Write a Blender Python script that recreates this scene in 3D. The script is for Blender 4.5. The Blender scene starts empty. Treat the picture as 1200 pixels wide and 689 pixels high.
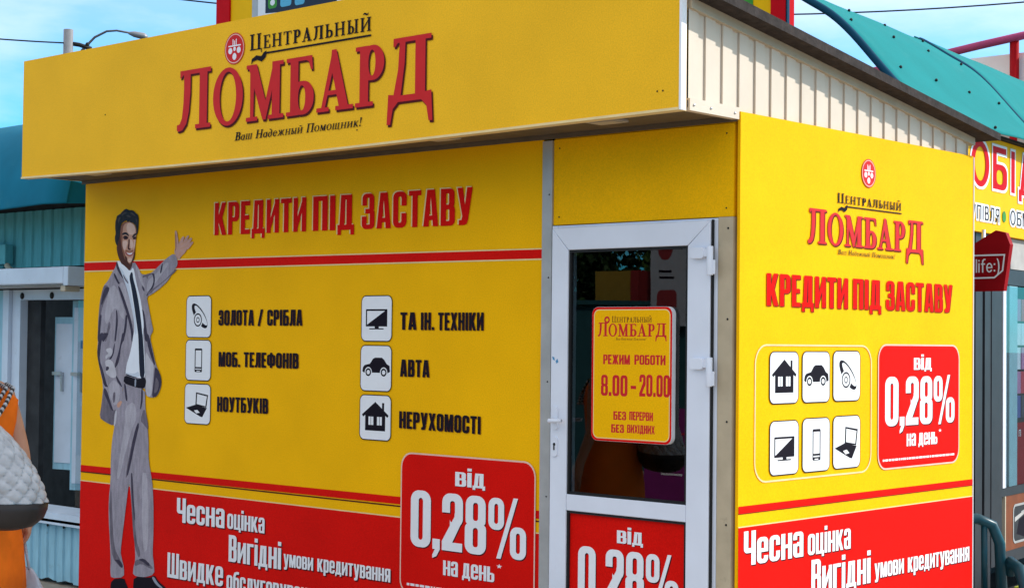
import bpy, bmesh, math, random
from mathutils import Vector, Matrix
from mathutils.geometry import delaunay_2d_cdt
random.seed(7)
C = bpy.context.scene
COL = C.collection
RAD = math.radians

# ------------------------------------------------------------------ camera, sky, sun, exposure
cam = bpy.data.cameras.new('camera')
cam.lens = 58.066; cam.sensor_width = 36.0; cam.clip_start = 0.1; cam.clip_end = 3000
camo = bpy.data.objects.new('camera', cam); COL.objects.link(camo)
camo.matrix_world = Matrix(((0.7412472, 0.0103493, 0.6711523, 4.123666),
                            (0.6711420, -0.0278082, -0.7408070, -6.023734),
                            (0.0109967, 0.9995597, -0.0275586, 1.70),
                            (0, 0, 0, 1)))
C.camera = camo

SUN_DIR = Vector((0.54, 0.62, 0.50)).normalized()          # towards the sun
elev = math.asin(SUN_DIR.z); azim = math.atan2(SUN_DIR.x, SUN_DIR.y)
world = bpy.data.worlds.new('World'); C.world = world; world.use_nodes = True
nt = world.node_tree; nt.nodes.clear()
def wn(t): return nt.nodes.new(t)
out = wn('ShaderNodeOutputWorld'); bg = wn('ShaderNodeBackground'); sky = wn('ShaderNodeTexSky')
sky.sky_type = 'NISHITA'; sky.sun_disc = False; sky.sun_elevation = elev; sky.sun_rotation = azim
sky.air_density = 1.0; sky.dust_density = 0.5; sky.ozone_density = 2.0
tc = wn('ShaderNodeTexCoord'); mp = wn('ShaderNodeMapping'); mp.inputs['Scale'].default_value = (1.4, 1.4, 4.5)
nz = wn('ShaderNodeTexNoise'); nz.inputs['Scale'].default_value = 2.1; nz.inputs['Detail'].default_value = 7; nz.inputs['Roughness'].default_value = 0.55
rp = wn('ShaderNodeValToRGB'); rp.color_ramp.elements[0].position = 0.42; rp.color_ramp.elements[1].position = 0.80
rp.color_ramp.elements[0].color = (0.02, 0.02, 0.02, 1); rp.color_ramp.elements[1].color = (0.92, 0.92, 0.92, 1)
mx = wn('ShaderNodeMix'); mx.data_type = 'RGBA'
mx.inputs['B'].default_value = (4.9, 5.1, 5.4, 1)
tint = wn('ShaderNodeMix'); tint.data_type = 'RGBA'; tint.blend_type = 'MULTIPLY'; tint.inputs['Factor'].default_value = 1.0
tint.inputs['B'].default_value = (0.09, 0.68, 1.10, 1)
L = nt.links.new
L(tc.outputs['Generated'], mp.inputs['Vector']); L(mp.outputs['Vector'], nz.inputs['Vector'])
L(nz.outputs['Fac'], rp.inputs['Fac']); 
sx = wn('ShaderNodeSeparateXYZ'); el = wn('ShaderNodeMapRange'); el.inputs['From Min'].default_value = 0.10; el.inputs['From Max'].default_value = 0.40; el.inputs['To Max'].default_value = 0.85
ad = wn('ShaderNodeMath'); ad.operation = 'ADD'; ad.use_clamp = True
L(tc.outputs['Generated'], sx.inputs['Vector']); L(sx.outputs['Z'], el.inputs['Value'])
L(rp.outputs['Color'], ad.inputs[0]); L(el.outputs['Result'], ad.inputs[1]); L(ad.outputs['Value'], mx.inputs['Factor'])
L(sky.outputs['Color'], tint.inputs['A']); L(tint.outputs['Result'], mx.inputs['A'])
L(mx.outputs['Result'], bg.inputs['Color']); bg.inputs['Strength'].default_value = 0.14
L(bg.outputs['Background'], out.inputs['Surface'])

sl = bpy.data.lights.new('sun', 'SUN'); sl.energy = 2.65; sl.angle = RAD(0.5); sl.color = (1.0, 0.96, 0.90)
so = bpy.data.objects.new('sun', sl); COL.objects.link(so)
so.rotation_euler = (-SUN_DIR).to_track_quat('-Z', 'Y').to_euler(); so.location = (20, 20, 30)
C.view_settings.view_transform = 'Standard'; C.view_settings.look = 'None'
C.view_settings.exposure = 0.84; C.view_settings.gamma = 1.0; C.view_settings.use_curve_mapping = False

# ------------------------------------------------------------------ materials
MATS = {}
def mat(name, col, rough=0.5, metal=0.0, var=0.06, vscale=9.0, bump=0.0, bscale=60.0, spec=0.18, dirt=None, grain=0.0, stretch=None):
    if name in MATS: return MATS[name]
    m = bpy.data.materials.new(name); m.use_nodes = True
    n = m.node_tree; b = n.nodes['Principled BSDF']
    b.inputs['Roughness'].default_value = rough; b.inputs['Metallic'].default_value = metal
    b.inputs['Specular IOR Level'].default_value = spec
    t = n.nodes.new('ShaderNodeTexCoord'); no = n.nodes.new('ShaderNodeTexNoise')
    no.inputs['Scale'].default_value = vscale; no.inputs['Detail'].default_value = 6
    src = t.outputs['Object']
    if stretch:
        ma = n.nodes.new('ShaderNodeMapping'); ma.inputs['Scale'].default_value = stretch
        n.links.new(src, ma.inputs['Vector']); src = ma.outputs['Vector']
    n.links.new(src, no.inputs['Vector'])
    r = n.nodes.new('ShaderNodeValToRGB')
    lo = [max(0, c*(1-var*1.6)) for c in col]; hi = [min(1, c*(1+var)) for c in col]
    r.color_ramp.elements[0].position = 0.3; r.color_ramp.elements[0].color = (*lo, 1)
    r.color_ramp.elements[1].position = 0.7; r.color_ramp.elements[1].color = (*hi, 1)
    n.links.new(no.outputs['Fac'], r.inputs['Fac']); last = r.outputs['Color']
    if grain:
        g = n.nodes.new('ShaderNodeTexNoise'); g.inputs['Scale'].default_value = 150; g.inputs['Detail'].default_value = 2
        n.links.new(t.outputs['Object'], g.inputs['Vector'])
        gr = n.nodes.new('ShaderNodeMapRange'); gr.inputs['From Min'].default_value = 0.25; gr.inputs['From Max'].default_value = 0.75
        gr.inputs['To Min'].default_value = 1-grain; gr.inputs['To Max'].default_value = 1+grain
        n.links.new(g.outputs['Fac'], gr.inputs['Value'])
        mm = n.nodes.new('ShaderNodeMix'); mm.data_type = 'RGBA'; mm.blend_type = 'MULTIPLY'; mm.inputs['Factor'].default_value = 1
        n.links.new(last, mm.inputs['A']); n.links.new(gr.outputs['Result'], mm.inputs['B']); last = mm.outputs['Result']
    if dirt:
        dn = n.nodes.new('ShaderNodeTexNoise'); dn.inputs['Scale'].default_value = dirt[1]; dn.inputs['Detail'].default_value = 8; dn.inputs['Roughness'].default_value = 0.7
        n.links.new(t.outputs['Object'], dn.inputs['Vector'])
        dr = n.nodes.new('ShaderNodeValToRGB'); dr.color_ramp.elements[0].position = dirt[2]; dr.color_ramp.elements[1].position = dirt[2]+0.12
        n.links.new(dn.outputs['Fac'], dr.inputs['Fac'])
        mk = n.nodes.new('ShaderNodeMath'); mk.operation = 'MULTIPLY'; mk.inputs[1].default_value = dirt[3]
        n.links.new(dr.outputs['Color'], mk.inputs[0])
        dm = n.nodes.new('ShaderNodeMix'); dm.data_type = 'RGBA'; dm.inputs['B'].default_value = (*dirt[0], 1)
        n.links.new(mk.outputs['Value'], dm.inputs['Factor']); n.links.new(last, dm.inputs['A']); last = dm.outputs['Result']
    n.links.new(last, b.inputs['Base Color'])
    if bump:
        bn = n.nodes.new('ShaderNodeTexNoise'); bn.inputs['Scale'].default_value = bscale; bn.inputs['Detail'].default_value = 4
        n.links.new(t.outputs['Object'], bn.inputs['Vector'])
        bp = n.nodes.new('ShaderNodeBump'); bp.inputs['Strength'].default_value = bump; bp.inputs['Distance'].default_value = 0.01
        n.links.new(bn.outputs['Fac'], bp.inputs['Height']); n.links.new(bp.outputs['Normal'], b.inputs['Normal'])
    MATS[name] = m; return m

SPK = ((0.22, 0.13, 0.03), 55.0, 0.70, 0.35)
YEL = mat('yellow_vinyl', (0.93, 0.468, 0.003), 0.5, var=0.035, vscale=3.0, bump=0.03, bscale=5, spec=0.03, grain=0.11, dirt=SPK)
FASY = mat('fascia_yellow', (0.92, 0.49, 0.020), 0.5, var=0.04, vscale=2.5, bump=0.03, bscale=5, spec=0.04, grain=0.11, dirt=SPK)
RED = mat('red_vinyl', (0.70, 0.007, 0.004), 0.5, var=0.05, vscale=3.0, spec=0.03, grain=0.12)
LRED = mat('logo_red', (0.60, 0.022, 0.024), 0.5, var=0.04, spec=0.08)
WHT = mat('white_vinyl', (0.80, 0.80, 0.82), 0.5, var=0.02, spec=0.1)
BLK = mat('print_black', (0.012, 0.008, 0.014), 0.5, var=0.05, spec=0.05)
MAR = mat('print_maroon', (0.085, 0.008, 0.010), 0.5, var=0.05, spec=0.05)
PALEY = mat('pale_cream_line', (0.82, 0.62, 0.30), 0.45)
PINKW = mat('pale_pink_line', (0.80, 0.50, 0.40), 0.45)
PVC = mat('white_pvc', (0.72, 0.735, 0.81), 0.32, var=0.03, vscale=5, dirt=((0.3, 0.28, 0.25), 14.0, 0.66, 0.35))
CPVC = mat('shade_tinted_pvc', (0.58, 0.67, 0.79), 0.4, var=0.06, vscale=5, dirt=((0.25, 0.26, 0.28), 11.0, 0.62, 0.4))  # white PVC of the left stall, with the bluish cast of shade in its colour
GREYTRIM = mat('grey_trim_metal', (0.42, 0.41, 0.40), 0.4, metal=0.2, var=0.08)
CREAM = mat('cream_cladding', (0.66, 0.56, 0.45), 0.5, var=0.04, vscale=4, spec=0.2, dirt=((0.28, 0.22, 0.15), 12.0, 0.66, 0.4))
CREAMD = mat('beige_trim', (0.50, 0.43, 0.32), 0.45, var=0.06, dirt=((0.2, 0.16, 0.11), 10.0, 0.62, 0.5))
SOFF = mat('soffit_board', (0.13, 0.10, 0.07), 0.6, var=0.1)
ROOF = mat('roof_felt', (0.036, 0.028, 0.026), 0.85, var=0.25, vscale=20, bump=0.4, bscale=50)
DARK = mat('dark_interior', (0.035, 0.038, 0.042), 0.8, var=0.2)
BLACKM = mat('black_rubber', (0.015, 0.015, 0.016), 0.6)
STEEL = mat('steel', (0.55, 0.55, 0.56), 0.3, metal=0.9)
BLUEW = mat('pale_blue_metal', (0.30, 0.54, 0.66), 0.45, var=0.08, vscale=6, dirt=((0.2, 0.24, 0.27), 9.0, 0.6, 0.5), stretch=(6, 6, 1))
TEALW = mat('teal_blue_metal', (0.12, 0.42, 0.44), 0.45, var=0.10, vscale=6, stretch=(6, 6, 1))
TEALP = mat('teal_awning_sheet', (0.008, 0.20, 0.205), 0.75, var=0.05, vscale=2.2, bump=0.05, bscale=4, spec=0.06, grain=0.08, dirt=((0.04, 0.22, 0.22), 5.0, 0.58, 0.35))
TEALB = mat('blue_teal_awning_sheet', (0.008, 0.145, 0.235), 0.7, var=0.12, vscale=2.2, bump=0.05, bscale=4, spec=0.05, dirt=((0.03, 0.18, 0.24), 5.0, 0.58, 0.35))
EDGEB = mat('dark_blue_edge', (0.008, 0.055, 0.10), 0.6, spec=0.05)
PINK = mat('pink_painted_steel', (0.34, 0.06, 0.15), 0.6, spec=0.08)
SIGNY = mat('sign_yellow', (0.90, 0.48, 0.006), 0.5, var=0.03, spec=0.04)
SIGNR = mat('sign_red', (0.58, 0.006, 0.012), 0.5, var=0.04, spec=0.03)
DRED = mat('deep_red_panel', (0.30, 0.006, 0.010), 0.5, spec=0.05)
GREYF = mat('shaded_grey_frame', (0.035, 0.037, 0.043), 0.45, var=0.1)  # grey darkened so the colour itself carries the shade under the awning
BROWN = mat('brown_panel', (0.20, 0.055, 0.018), 0.5, var=0.12)
GREEN = mat('leaf_green_panel', (0.05, 0.27, 0.03), 0.5, var=0.1)
ORANGE = mat('orange_cloth', (0.84, 0.165, 0.008), 0.8, var=0.08, vscale=12, bump=0.8, bscale=9, spec=0.2)
SKINM = mat('skin', (0.50, 0.26, 0.17), 0.5, var=0.06, vscale=15)
HAIRM = mat('brown_hair', (0.045, 0.022, 0.012), 0.5, var=0.3, vscale=40)
QUILT = mat('silver_quilted_fabric', (0.40, 0.40, 0.42), 0.36, var=0.14, vscale=20, bump=.5, bscale=16, spec=.4)
BAGD = mat('black_leather', (0.03, 0.026, 0.026), 0.45, var=0.2)
PLASTIC = mat('grey_plastic_film', (0.42, 0.45, 0.52), 0.3, var=0.12, vscale=10, bump=0.4, bscale=20)
POLEM = mat('grey_steel_pole', (0.25, 0.25, 0.26), 0.5, metal=0.4)
TEALC = mat('dark_teal_plastic', (0.012, 0.055, 0.075), 0.3, var=0.1)
PURP = mat('purple_board', (0.22, 0.02, 0.16), 0.5)
ASPH = mat('asphalt', (0.055, 0.054, 0.053), 0.9, var=0.3, vscale=30, bump=0.5, bscale=90)
PAVE = mat('grey_paving', (0.36, 0.31, 0.25), 0.85, var=0.15, vscale=6, bump=0.3, bscale=70)
BARK = mat('bark', (0.09, 0.06, 0.04), 0.9, var=0.3, vscale=18, bump=0.5)
LEAFA = mat('leaf_dark', (0.035, 0.075, 0.022), 0.6, var=0.35, vscale=3)
LEAFB = mat('leaf_light', (0.07, 0.12, 0.03), 0.6, var=0.35, vscale=3)
CONC = mat('pale_render', (0.42, 0.40, 0.38), 0.8, var=0.1)
SUITS = {
 'suit': mat('print_suit_grey', (0.32, 0.285, 0.33), 0.5, var=0.13, vscale=26, spec=0.04, stretch=(1.6, 1, .45), grain=.12),
 'suit_dark': mat('print_suit_shadow', (0.165, 0.14, 0.17), 0.5, var=0.2, vscale=26, spec=0.04, stretch=(1.6, 1, .45), grain=.12),
 'suit_light': mat('print_suit_light', (0.42, 0.385, 0.43), 0.5, var=0.10, vscale=26, spec=0.04, stretch=(1.6, 1, .45), grain=.12),
 'suit_pale': mat('print_suit_pale', (0.52, 0.49, 0.53), 0.5, var=0.08, vscale=18, spec=0.06),
 'shirt': mat('print_shirt', (0.78, 0.80, 0.86), 0.45, spec=0.06, var=0.03), 'shirt_shade': mat('print_shirt_shade', (0.58, 0.63, 0.72), 0.45, spec=0.06, var=0.03),
 'suit_deep': mat('print_suit_deep', (0.055, 0.045, 0.07), 0.5, var=0.15, vscale=26, spec=0.04), 'skin_deep': mat('print_skin_deep', (0.085, 0.032, 0.026), 0.5, spec=.04),
 'navy': mat('print_tie', (0.018, 0.018, 0.035), 0.45, spec=0.06), 'black': BLK, 'blue_grey': mat('print_shine', (0.30, 0.33, 0.40), 0.45, spec=0.06),
 'skin': mat('print_skin', (0.56, 0.30, 0.21), 0.45, spec=0.06), 'skin_dark': mat('print_skin_dark', (0.26, 0.10, 0.06), 0.45, spec=0.06),
 'skin_light': mat('print_skin_light', (0.70, 0.47, 0.38), 0.45, spec=0.06), 'skin_pale': mat('print_skin_pale', (0.56, 0.32, 0.26), 0.45, spec=0.06),
 'lip': mat('print_lip', (0.36, 0.08, 0.07), 0.45, spec=0.06), 'hair': mat('print_hair', (0.022, 0.018, 0.022), 0.45, spec=0.06, var=0.3, vscale=60), 'hair_light': mat('print_hair_light', (0.07, 0.055, 0.055), 0.45, spec=0.06)}

def glass_mat(name, tint, ior, rough=0.0, body=0.15):
    m = bpy.data.materials.new(name); m.use_nodes = True; n = m.node_tree; n.nodes.clear()
    o = n.nodes.new('ShaderNodeOutputMaterial'); mi = n.nodes.new('ShaderNodeMixShader')
    fr = n.nodes.new('ShaderNodeFresnel'); fr.inputs['IOR'].default_value = ior
    tr = n.nodes.new('ShaderNodeBsdfTransparent'); tr.inputs['Color'].default_value = (*tint, 1)
    gl = n.nodes.new('ShaderNodeBsdfGlossy'); gl.inputs['Roughness'].default_value = rough
    tcn = n.nodes.new('ShaderNodeTexCoord'); nn = n.nodes.new('ShaderNodeTexNoise'); nn.inputs['Scale'].default_value = 1.5
    bp = n.nodes.new('ShaderNodeBump'); bp.inputs['Strength'].default_value = 0.02; bp.inputs['Distance'].default_value = 0.02
    n.links.new(tcn.outputs['Object'], nn.inputs['Vector']); n.links.new(nn.outputs['Fac'], bp.inputs['Height']); n.links.new(bp.outputs['Normal'], gl.inputs['Normal'])
    ge = n.nodes.new('ShaderNodeNewGeometry'); iv = n.nodes.new('ShaderNodeMath'); iv.operation = 'SUBTRACT'; iv.inputs[0].default_value = 1.0
    mu = n.nodes.new('ShaderNodeMath'); mu.operation = 'MULTIPLY'
    n.links.new(ge.outputs['Backfacing'], iv.inputs[1]); n.links.new(iv.outputs['Value'], mu.inputs[0]); n.links.new(fr.outputs['Fac'], mu.inputs[1])
    n.links.new(mu.outputs['Value'], mi.inputs['Fac']); n.links.new(tr.outputs['BSDF'], mi.inputs[1]); n.links.new(gl.outputs['BSDF'], mi.inputs[2])
    n.links.new(mi.outputs['Shader'], o.inputs['Surface']); return m
GLASS = glass_mat('window_glass', (0.55, 0.60, 0.62), 1.75)
GLASS2 = glass_mat('stall_glass', (0.75, 0.82, 0.85), 1.5)

# ------------------------------------------------------------------ object helpers
def link(name, me, parent=None):
    o = bpy.data.objects.new(name, me); COL.objects.link(o)
    if parent: o.parent = parent
    return o
def thing(name, label, cat, loc=(0, 0, 0), group=None):
    o = bpy.data.objects.new(name, None); COL.objects.link(o); o.location = loc; o.empty_display_size = 0.1
    return tag(o, label, cat, group)
def tag(o, label, cat, group=None):
    o['label'] = label; o['category'] = cat
    if group: o['group'] = group
    return o
class MB:
    """collects shapes (world coordinates) into ONE mesh"""
    def __init__(s): s.v = []; s.f = []; s.m = []; s.mats = []; s.smooth = []
    def mi(s, m):
        if m not in s.mats: s.mats.append(m)
        return s.mats.index(m)
    def add(s, vs, fs, m, smooth=False):
        b = len(s.v); s.v += [tuple(v) for v in vs]; k = s.mi(m)
        for f in fs: s.f.append([b+i for i in f]); s.m.append(k); s.smooth.append(smooth)
        return s
    def box(s, x0, x1, y0, y1, z0, z1, m, fr=None):
        vs = [(x, y, z) for x in (x0, x1) for y in (y0, y1) for z in (z0, z1)]
        if fr: vs = [fr(*v) for v in vs]
        return s.add(vs, [(0, 1, 3, 2), (4, 6, 7, 5), (0, 4, 5, 1), (2, 3, 7, 6), (0, 2, 6, 4), (1, 5, 7, 3)], m)
    def prism(s, poly, e0, e1, fr, m, smooth=False):
        """poly in (a,b); extruded between e0 and e1; fr(a,b,e) -> world"""
        n = len(poly); vs = [fr(a, b, e0) for a, b in poly]+[fr(a, b, e1) for a, b in poly]
        s.add(vs, [list(range(n)), list(range(2*n-1, n-1, -1))], m)
        b = len(s.v)-2*n; k = s.mi(m)
        for i in range(n):
            j = (i+1) % n; s.f.append([b+i, b+n+i, b+n+j, b+j]); s.m.append(k); s.smooth.append(smooth)
        return s
    def tube(s, pts, r, m, seg=10, caps=True):
        pts = [Vector(p) for p in pts]; n = len(pts); rr = r if isinstance(r, (list, tuple)) else [r]*n
        rings = []; up = Vector((0, 0, 1))
        for i, p in enumerate(pts):
            t = (pts[min(i+1, n-1)]-pts[max(i-1, 0)]).normalized()
            a = t.cross(up)
            if a.length < 1e-3: a = t.cross(Vector((1, 0, 0)))
            a.normalize(); b = a.cross(t).normalized()
            rings.append([p+(a*math.cos(2*math.pi*k/seg)+b*math.sin(2*math.pi*k/seg))*rr[i] for k in range(seg)])
        vs = [v for r_ in rings for v in r_]; fs = []
        for i in range(n-1):
            for k in range(seg):
                k2 = (k+1) % seg; fs.append((i*seg+k, i*seg+k2, (i+1)*seg+k2, (i+1)*seg+k))
        if caps: fs += [list(range(seg-1, -1, -1)), list(range((n-1)*seg, n*seg))]
        return s.add(vs, fs, m, True)
    def loft(s, rings, m, caps=True, smooth=True):
        seg = len(rings[0]); vs = [v for r_ in rings for v in r_]; fs = []; n = len(rings)
        for i in range(n-1):
            for k in range(seg):
                k2 = (k+1) % seg; fs.append((i*seg+k, i*seg+k2, (i+1)*seg+k2, (i+1)*seg+k))
        if caps: fs += [list(range(seg-1, -1, -1)), list(range((n-1)*seg, n*seg))]
        return s.add(vs, fs, m, smooth)
    def ball(s, c, rx, ry, rz, m, u=16, w=10):
        vs = []; fs = []
        for i in range(w+1):
            th = math.pi*i/w
            for k in range(u):
                ph = 2*math.pi*k/u
                vs.append((c[0]+rx*math.sin(th)*math.cos(ph), c[1]+ry*math.sin(th)*math.sin(ph), c[2]+rz*math.cos(th)))
        for i in range(w):
            for k in range(u):
                k2 = (k+1) % u; fs.append((i*u+k, (i+1)*u+k, (i+1)*u+k2, i*u+k2))
        return s.add(vs, fs, m, True)
    def build(s, name, parent=None, bevel=0.0, fixn=True):
        me = bpy.data.meshes.new(name); off = Vector((0, 0, 0))
        if parent:
            p = parent
            while p: off += p.location; p = p.parent
        else:
            xs = [v[0] for v in s.v]; ys = [v[1] for v in s.v]; zs = [v[2] for v in s.v]
            off = Vector(((min(xs)+max(xs))/2, (min(ys)+max(ys))/2, min(zs)))
        me.from_pydata([Vector(v)-off for v in s.v], [], s.f)
        for m in s.mats: me.materials.append(m)
        me.polygons.foreach_set('material_index', s.m); me.polygons.foreach_set('use_smooth', s.smooth)
        if fixn:
            bm = bmesh.new(); bm.from_mesh(me); bmesh.ops.recalc_face_normals(bm, faces=bm.faces); bm.to_mesh(me); bm.free()
        me.update(); o = link(name, me, parent)
        if not parent: o.location = off
        if bevel:
            b = o.modifiers.new('bevel', 'BEVEL'); b.width = bevel; b.segments = 2; b.limit_method = 'ANGLE'; b.harden_normals = False
        return o

# ------------------------------------------------------------------ flat print: painter's regions, no overlapping faces
def R(x0, y0, x1, y1): return [(x0, y0), (x1, y0), (x1, y1), (x0, y1)]
def RR(x0, y0, x1, y1, rx, ry=None, n=6):
    ry = rx if ry is None else ry; rx = min(rx, (x1-x0)/2); ry = min(ry, (y1-y0)/2); P = []
    for cx, cy, a0 in ((x1-rx, y0+ry, -90), (x1-rx, y1-ry, 0), (x0+rx, y1-ry, 90), (x0+rx, y0+ry, 180)):
        for i in range(n+1):
            a = RAD(a0+90*i/n); P.append((cx+rx*math.cos(a), cy+ry*math.sin(a)))
    return P
def EL(cx, cy, rx, ry, n=24): return [(cx+rx*math.cos(2*math.pi*i/n), cy+ry*math.sin(2*math.pi*i/n)) for i in range(n)]
def area(P): return sum(P[i][0]*P[(i+1) % len(P)][1]-P[(i+1) % len(P)][0]*P[i][1] for i in range(len(P)))/2
def paint(mb, layers, fr):
    """layers: (material, [(sign, poly)...]); the last layer that covers a spot wins; fr(a,b) -> world"""
    vs = []; fs = []; own = []
    for li, (m, ops) in enumerate(layers):
        for sg, P in ops:
            Q = []
            for p in P:
                if not Q or abs(p[0]-Q[-1][0])+abs(p[1]-Q[-1][1]) > 1e-5: Q.append(p)
            if abs(Q[0][0]-Q[-1][0])+abs(Q[0][1]-Q[-1][1]) < 1e-5: Q.pop()
            if len(Q) < 3: continue
            if area(Q) < 0: Q.reverse()
            b = len(vs); vs += [Vector(q) for q in Q]; fs.append(list(range(b, b+len(Q)))); own.append((li, sg))
    ov, oe, of, _, _, orig = delaunay_2d_cdt(vs, [], fs, 1, 1e-6, True)
    groups = {}
    for f, og in zip(of, orig):
        st = {}
        for k in sorted(og): st[own[k][0]] = own[k][1]
        win = [li for li, sg in st.items() if sg > 0]
        if win: groups.setdefault(max(win), []).append(f)
    pts = [fr(v[0], v[1]) for v in ov]
    for li, fl in groups.items():
        used = sorted({i for f in fl for i in f}); mp_ = {i: k for k, i in enumerate(used)}
        mb.add([pts[i] for i in used], [[mp_[i] for i in f] for f in fl], layers[li][0])
    return mb

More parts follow.
